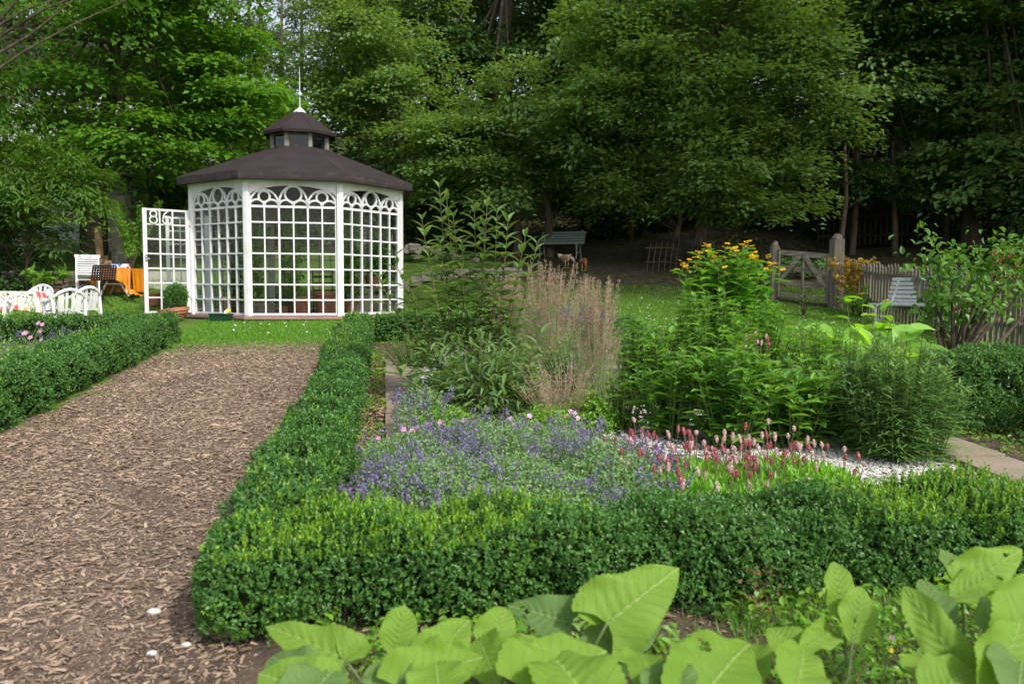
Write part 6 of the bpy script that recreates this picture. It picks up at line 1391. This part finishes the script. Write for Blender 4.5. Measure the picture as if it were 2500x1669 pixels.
def chicken(label, p, rz, s, white, walk):
    r = thing('chicken', label, 'hen', p, rz, 'hens under the trees'); h = .30
    # one continuous body from the tail to the beak, facing +x, head lowered to peck
    if walk: sp = [(-.27, 0, h+.10), (-.22, 0, h+.075), (-.13, 0, h+.02), (-.03, 0, h-.02), (.07, 0, h-.005), (.13, 0, h+.03), (.18, 0, h-.01), (.235, 0, h-.07), (.265, 0, h-.115), (.285, 0, h-.145), (.298, 0, h-.172)]
    else: sp = [(-.25, 0, h+.12), (-.21, 0, h+.09), (-.12, 0, h+.02), (-.03, 0, h-.02), (.07, 0, h-.005), (.12, 0, h+.04), (.16, 0, h-.04), (.19, 0, h-.12), (.205, 0, h-.17), (.215, 0, h-.2), (.222, 0, h-.228)]
    rad = [.012, .045, .085, .108, .098, .072, .044, .034, .032, .018, .003]
    b = MB().tube(sp, rad, 14, sq=.85).build('body', mat('hen_plumage_'+('pale' if white else 'brown'), (.26, .12, .055), (.55, .50, .44) if white else (.20, .08, .03), rough=.8, scale=9 if white else 7, ramp=(.45, .6)), r, smooth=True)
    for sy in (-1, 1):
        w = MB(); w.blob((-.03, sy*.085, h+.01), (.13, .028, .07), 12, 8, .08, k=2); w.build('wing', mat('hen_wing', (.22, .10, .05), (.32, .17, .09), rough=.8, scale=30), r, smooth=True)
        q = MB(); x = .02+(.03 if sy > 0 else -.03); q.tube([(x, sy*.045, h-.07), (x+.015, sy*.045, .13), (x-.005, sy*.045, .012)], [.026, .010, .007], 7)
        for a in (-.5, 0, .5, pi): q.tube([(x-.005, sy*.045, .010), (x-.005+cos(a)*.05, sy*.045+sin(a)*.05, .006)], [.006, .003], 5)
        q.build('leg', mat('hen_leg', (.55, .38, .10), rough=.6), r)
    e = Vector(sp[-4]); MB().blob((e.x+.0, 0, e.z+.038), (.026, .005, .016), 8, 5, .2).build('comb', M['redberry'], r); q = MB(); q.blob((e.x+.01, .031, e.z-.002), (.005, .003, .005), 6, 4, 0); q.blob((e.x+.01, -.031, e.z-.002), (.005, .003, .005), 6, 4, 0); q.build('eye', M['black'], r)
    t = MB(); t.leaves([(-.20, y, h+.08) for y in np.linspace(-.03, .03, 7)], [(-1, y*3, .75) for y in np.linspace(-.1, .1, 7)], [(.4, 0, 1)]*7, .13, .035, OVAL); t.build('tail', mat('hen_tail', (.45, .40, .35) if white else (.10, .05, .03), rough=.8), r)
    r.scale = (s,)*3
chicken('pale bellied brown hen pecking below the green bench', on(1380, 22.2), 2.75+pi, .95, True, True)
chicken('smaller rusty brown hen facing the camera', on(1423, 21.7), -1.3, .85, False, False)
def stump():
    p = on(2405, 8.8); r = thing('tree_stump', 'short dark cut log lying on the lawn at the right edge', 'log', p); MB().tube([(-.22, 0, .03), (-.05, 0, .12), (.12, .02, .18), (.2, .02, .22)], [.05, .06, .05, .042], 9).build('log_body', M['bark'], r); MB().tube([(-.05, 0, .1), (.10, -.06, .13), (.16, -.09, .12)], [.04, .03, .024], 7).build('side_branch', M['bark'], r)
stump()
def house():
    # timber framed gable seen through the crowns, upper left
    Y = 44; x0, x1 = X(-260, Y), X(420, Y); z0 = Zt(x0, Y)-1; r = thing('timber_framed_house', 'tall white timber framed house behind the left trees', 'house', ((x0+x1)/2, Y, z0)); W = x1-x0; H = 13.2-z0; D = 7
    V = [(-W/2, 0, 0), (W/2, 0, 0), (W/2, 0, H), (-W/2, 0, H), (-W/2, D, 0), (W/2, D, 0), (W/2, D, H), (-W/2, D, H)]
    wm = mat('white_render_boards', (.72, .74, .78), (.60, .62, .66), rough=.7, scale=3, stretch=(.3, .3, 12)); MB().add(V, [(0, 1, 2, 3), (5, 4, 7, 6), (1, 5, 6, 2), (4, 0, 3, 7)]).build('wall', wm, r)
    b = MB()
    for z in np.arange(1.2, H, 2.7): b.box((0, -.04, z), (W, .12, .24))
    for x in np.linspace(-W/2+.1, W/2-.1, 8): b.box((x, -.05, H/2), (.24, .13, H))
    b.build('timber_frame', M['dark_wood'], r)
    for i, x in enumerate(np.linspace(-W/2+2.3, W/2-2.3, 5)):
        w = MB(); w.box((x, -.09, H-1.3), (1.0, .08, 1.2)); f = w.build('window', M['white'], r); MB().box((x, -.135, H-1.3), (.82, .02, 1.0)).build('pane', M['lantern_post'], f)
    q = MB(); e = .8
    q.add([(-W/2-e, -e, H-.1), (W/2+e, -e, H-.1), (W/2+e, D/2, H+3.6), (-W/2-e, D/2, H+3.6), (W/2+e, D+e, H-.1), (-W/2-e, D+e, H-.1), (-W/2-e, -e, H-.3), (W/2+e, -e, H-.3)], [(0, 1, 2, 3), (3, 2, 4, 5), (6, 7, 1, 0)])
    q.add([(-W/2, 0, H), (-W/2, D, H), (-W/2, D/2, H+3.4)], [(0, 1, 2)]); q.add([(W/2, 0, H), (W/2, D, H), (W/2, D/2, H+3.4)], [(0, 2, 1)]); q.build('roof', M['felt'], r)
    # small shed with white wall and dark door
    p = on(175, 25); r = thing('garden_shed', 'white walled shed with red boards and a dark doorway behind the folding chair', 'shed', p)
    MB().box((-.25, 1, 1.15), (3.0, 2, 2.3)).build('wall', M['white'], r); MB().box((-.25, -.03, 2.05), (3.02, .05, .55)).build('red_boarding', mat('red_boards', (.25, .035, .03), (.16, .03, .025), rough=.7), r)
    MB().box((.80, -.035, .95), (.85, .06, 1.9)).build('door', M['dark_wood'], r); MB().box((-.25, -.03, .18), (1.25, .05, .36)).build('foot_wall', M['greystone'], r)
    q = MB(); q.box((-.25, .9, 2.42), (3.6, 2.8, .12), rx=.15); q.build('roof', M['felt'], r)
house()
def wire():
    a = P(660, 352, 16.0); b = P(-300, 372, 24); m = MB(); pts = [tuple(a.lerp(b, t)-a+Vector((0, 0, -1.3*t*(1-t)))) for t in np.linspace(0, 1, 14)]; m.tube(pts, [.006]*14, 5)
    tag(m.build('power_cable', M['black'], loc=a), 'thin black cable running left from the lantern into the trees', 'cable')
wire()
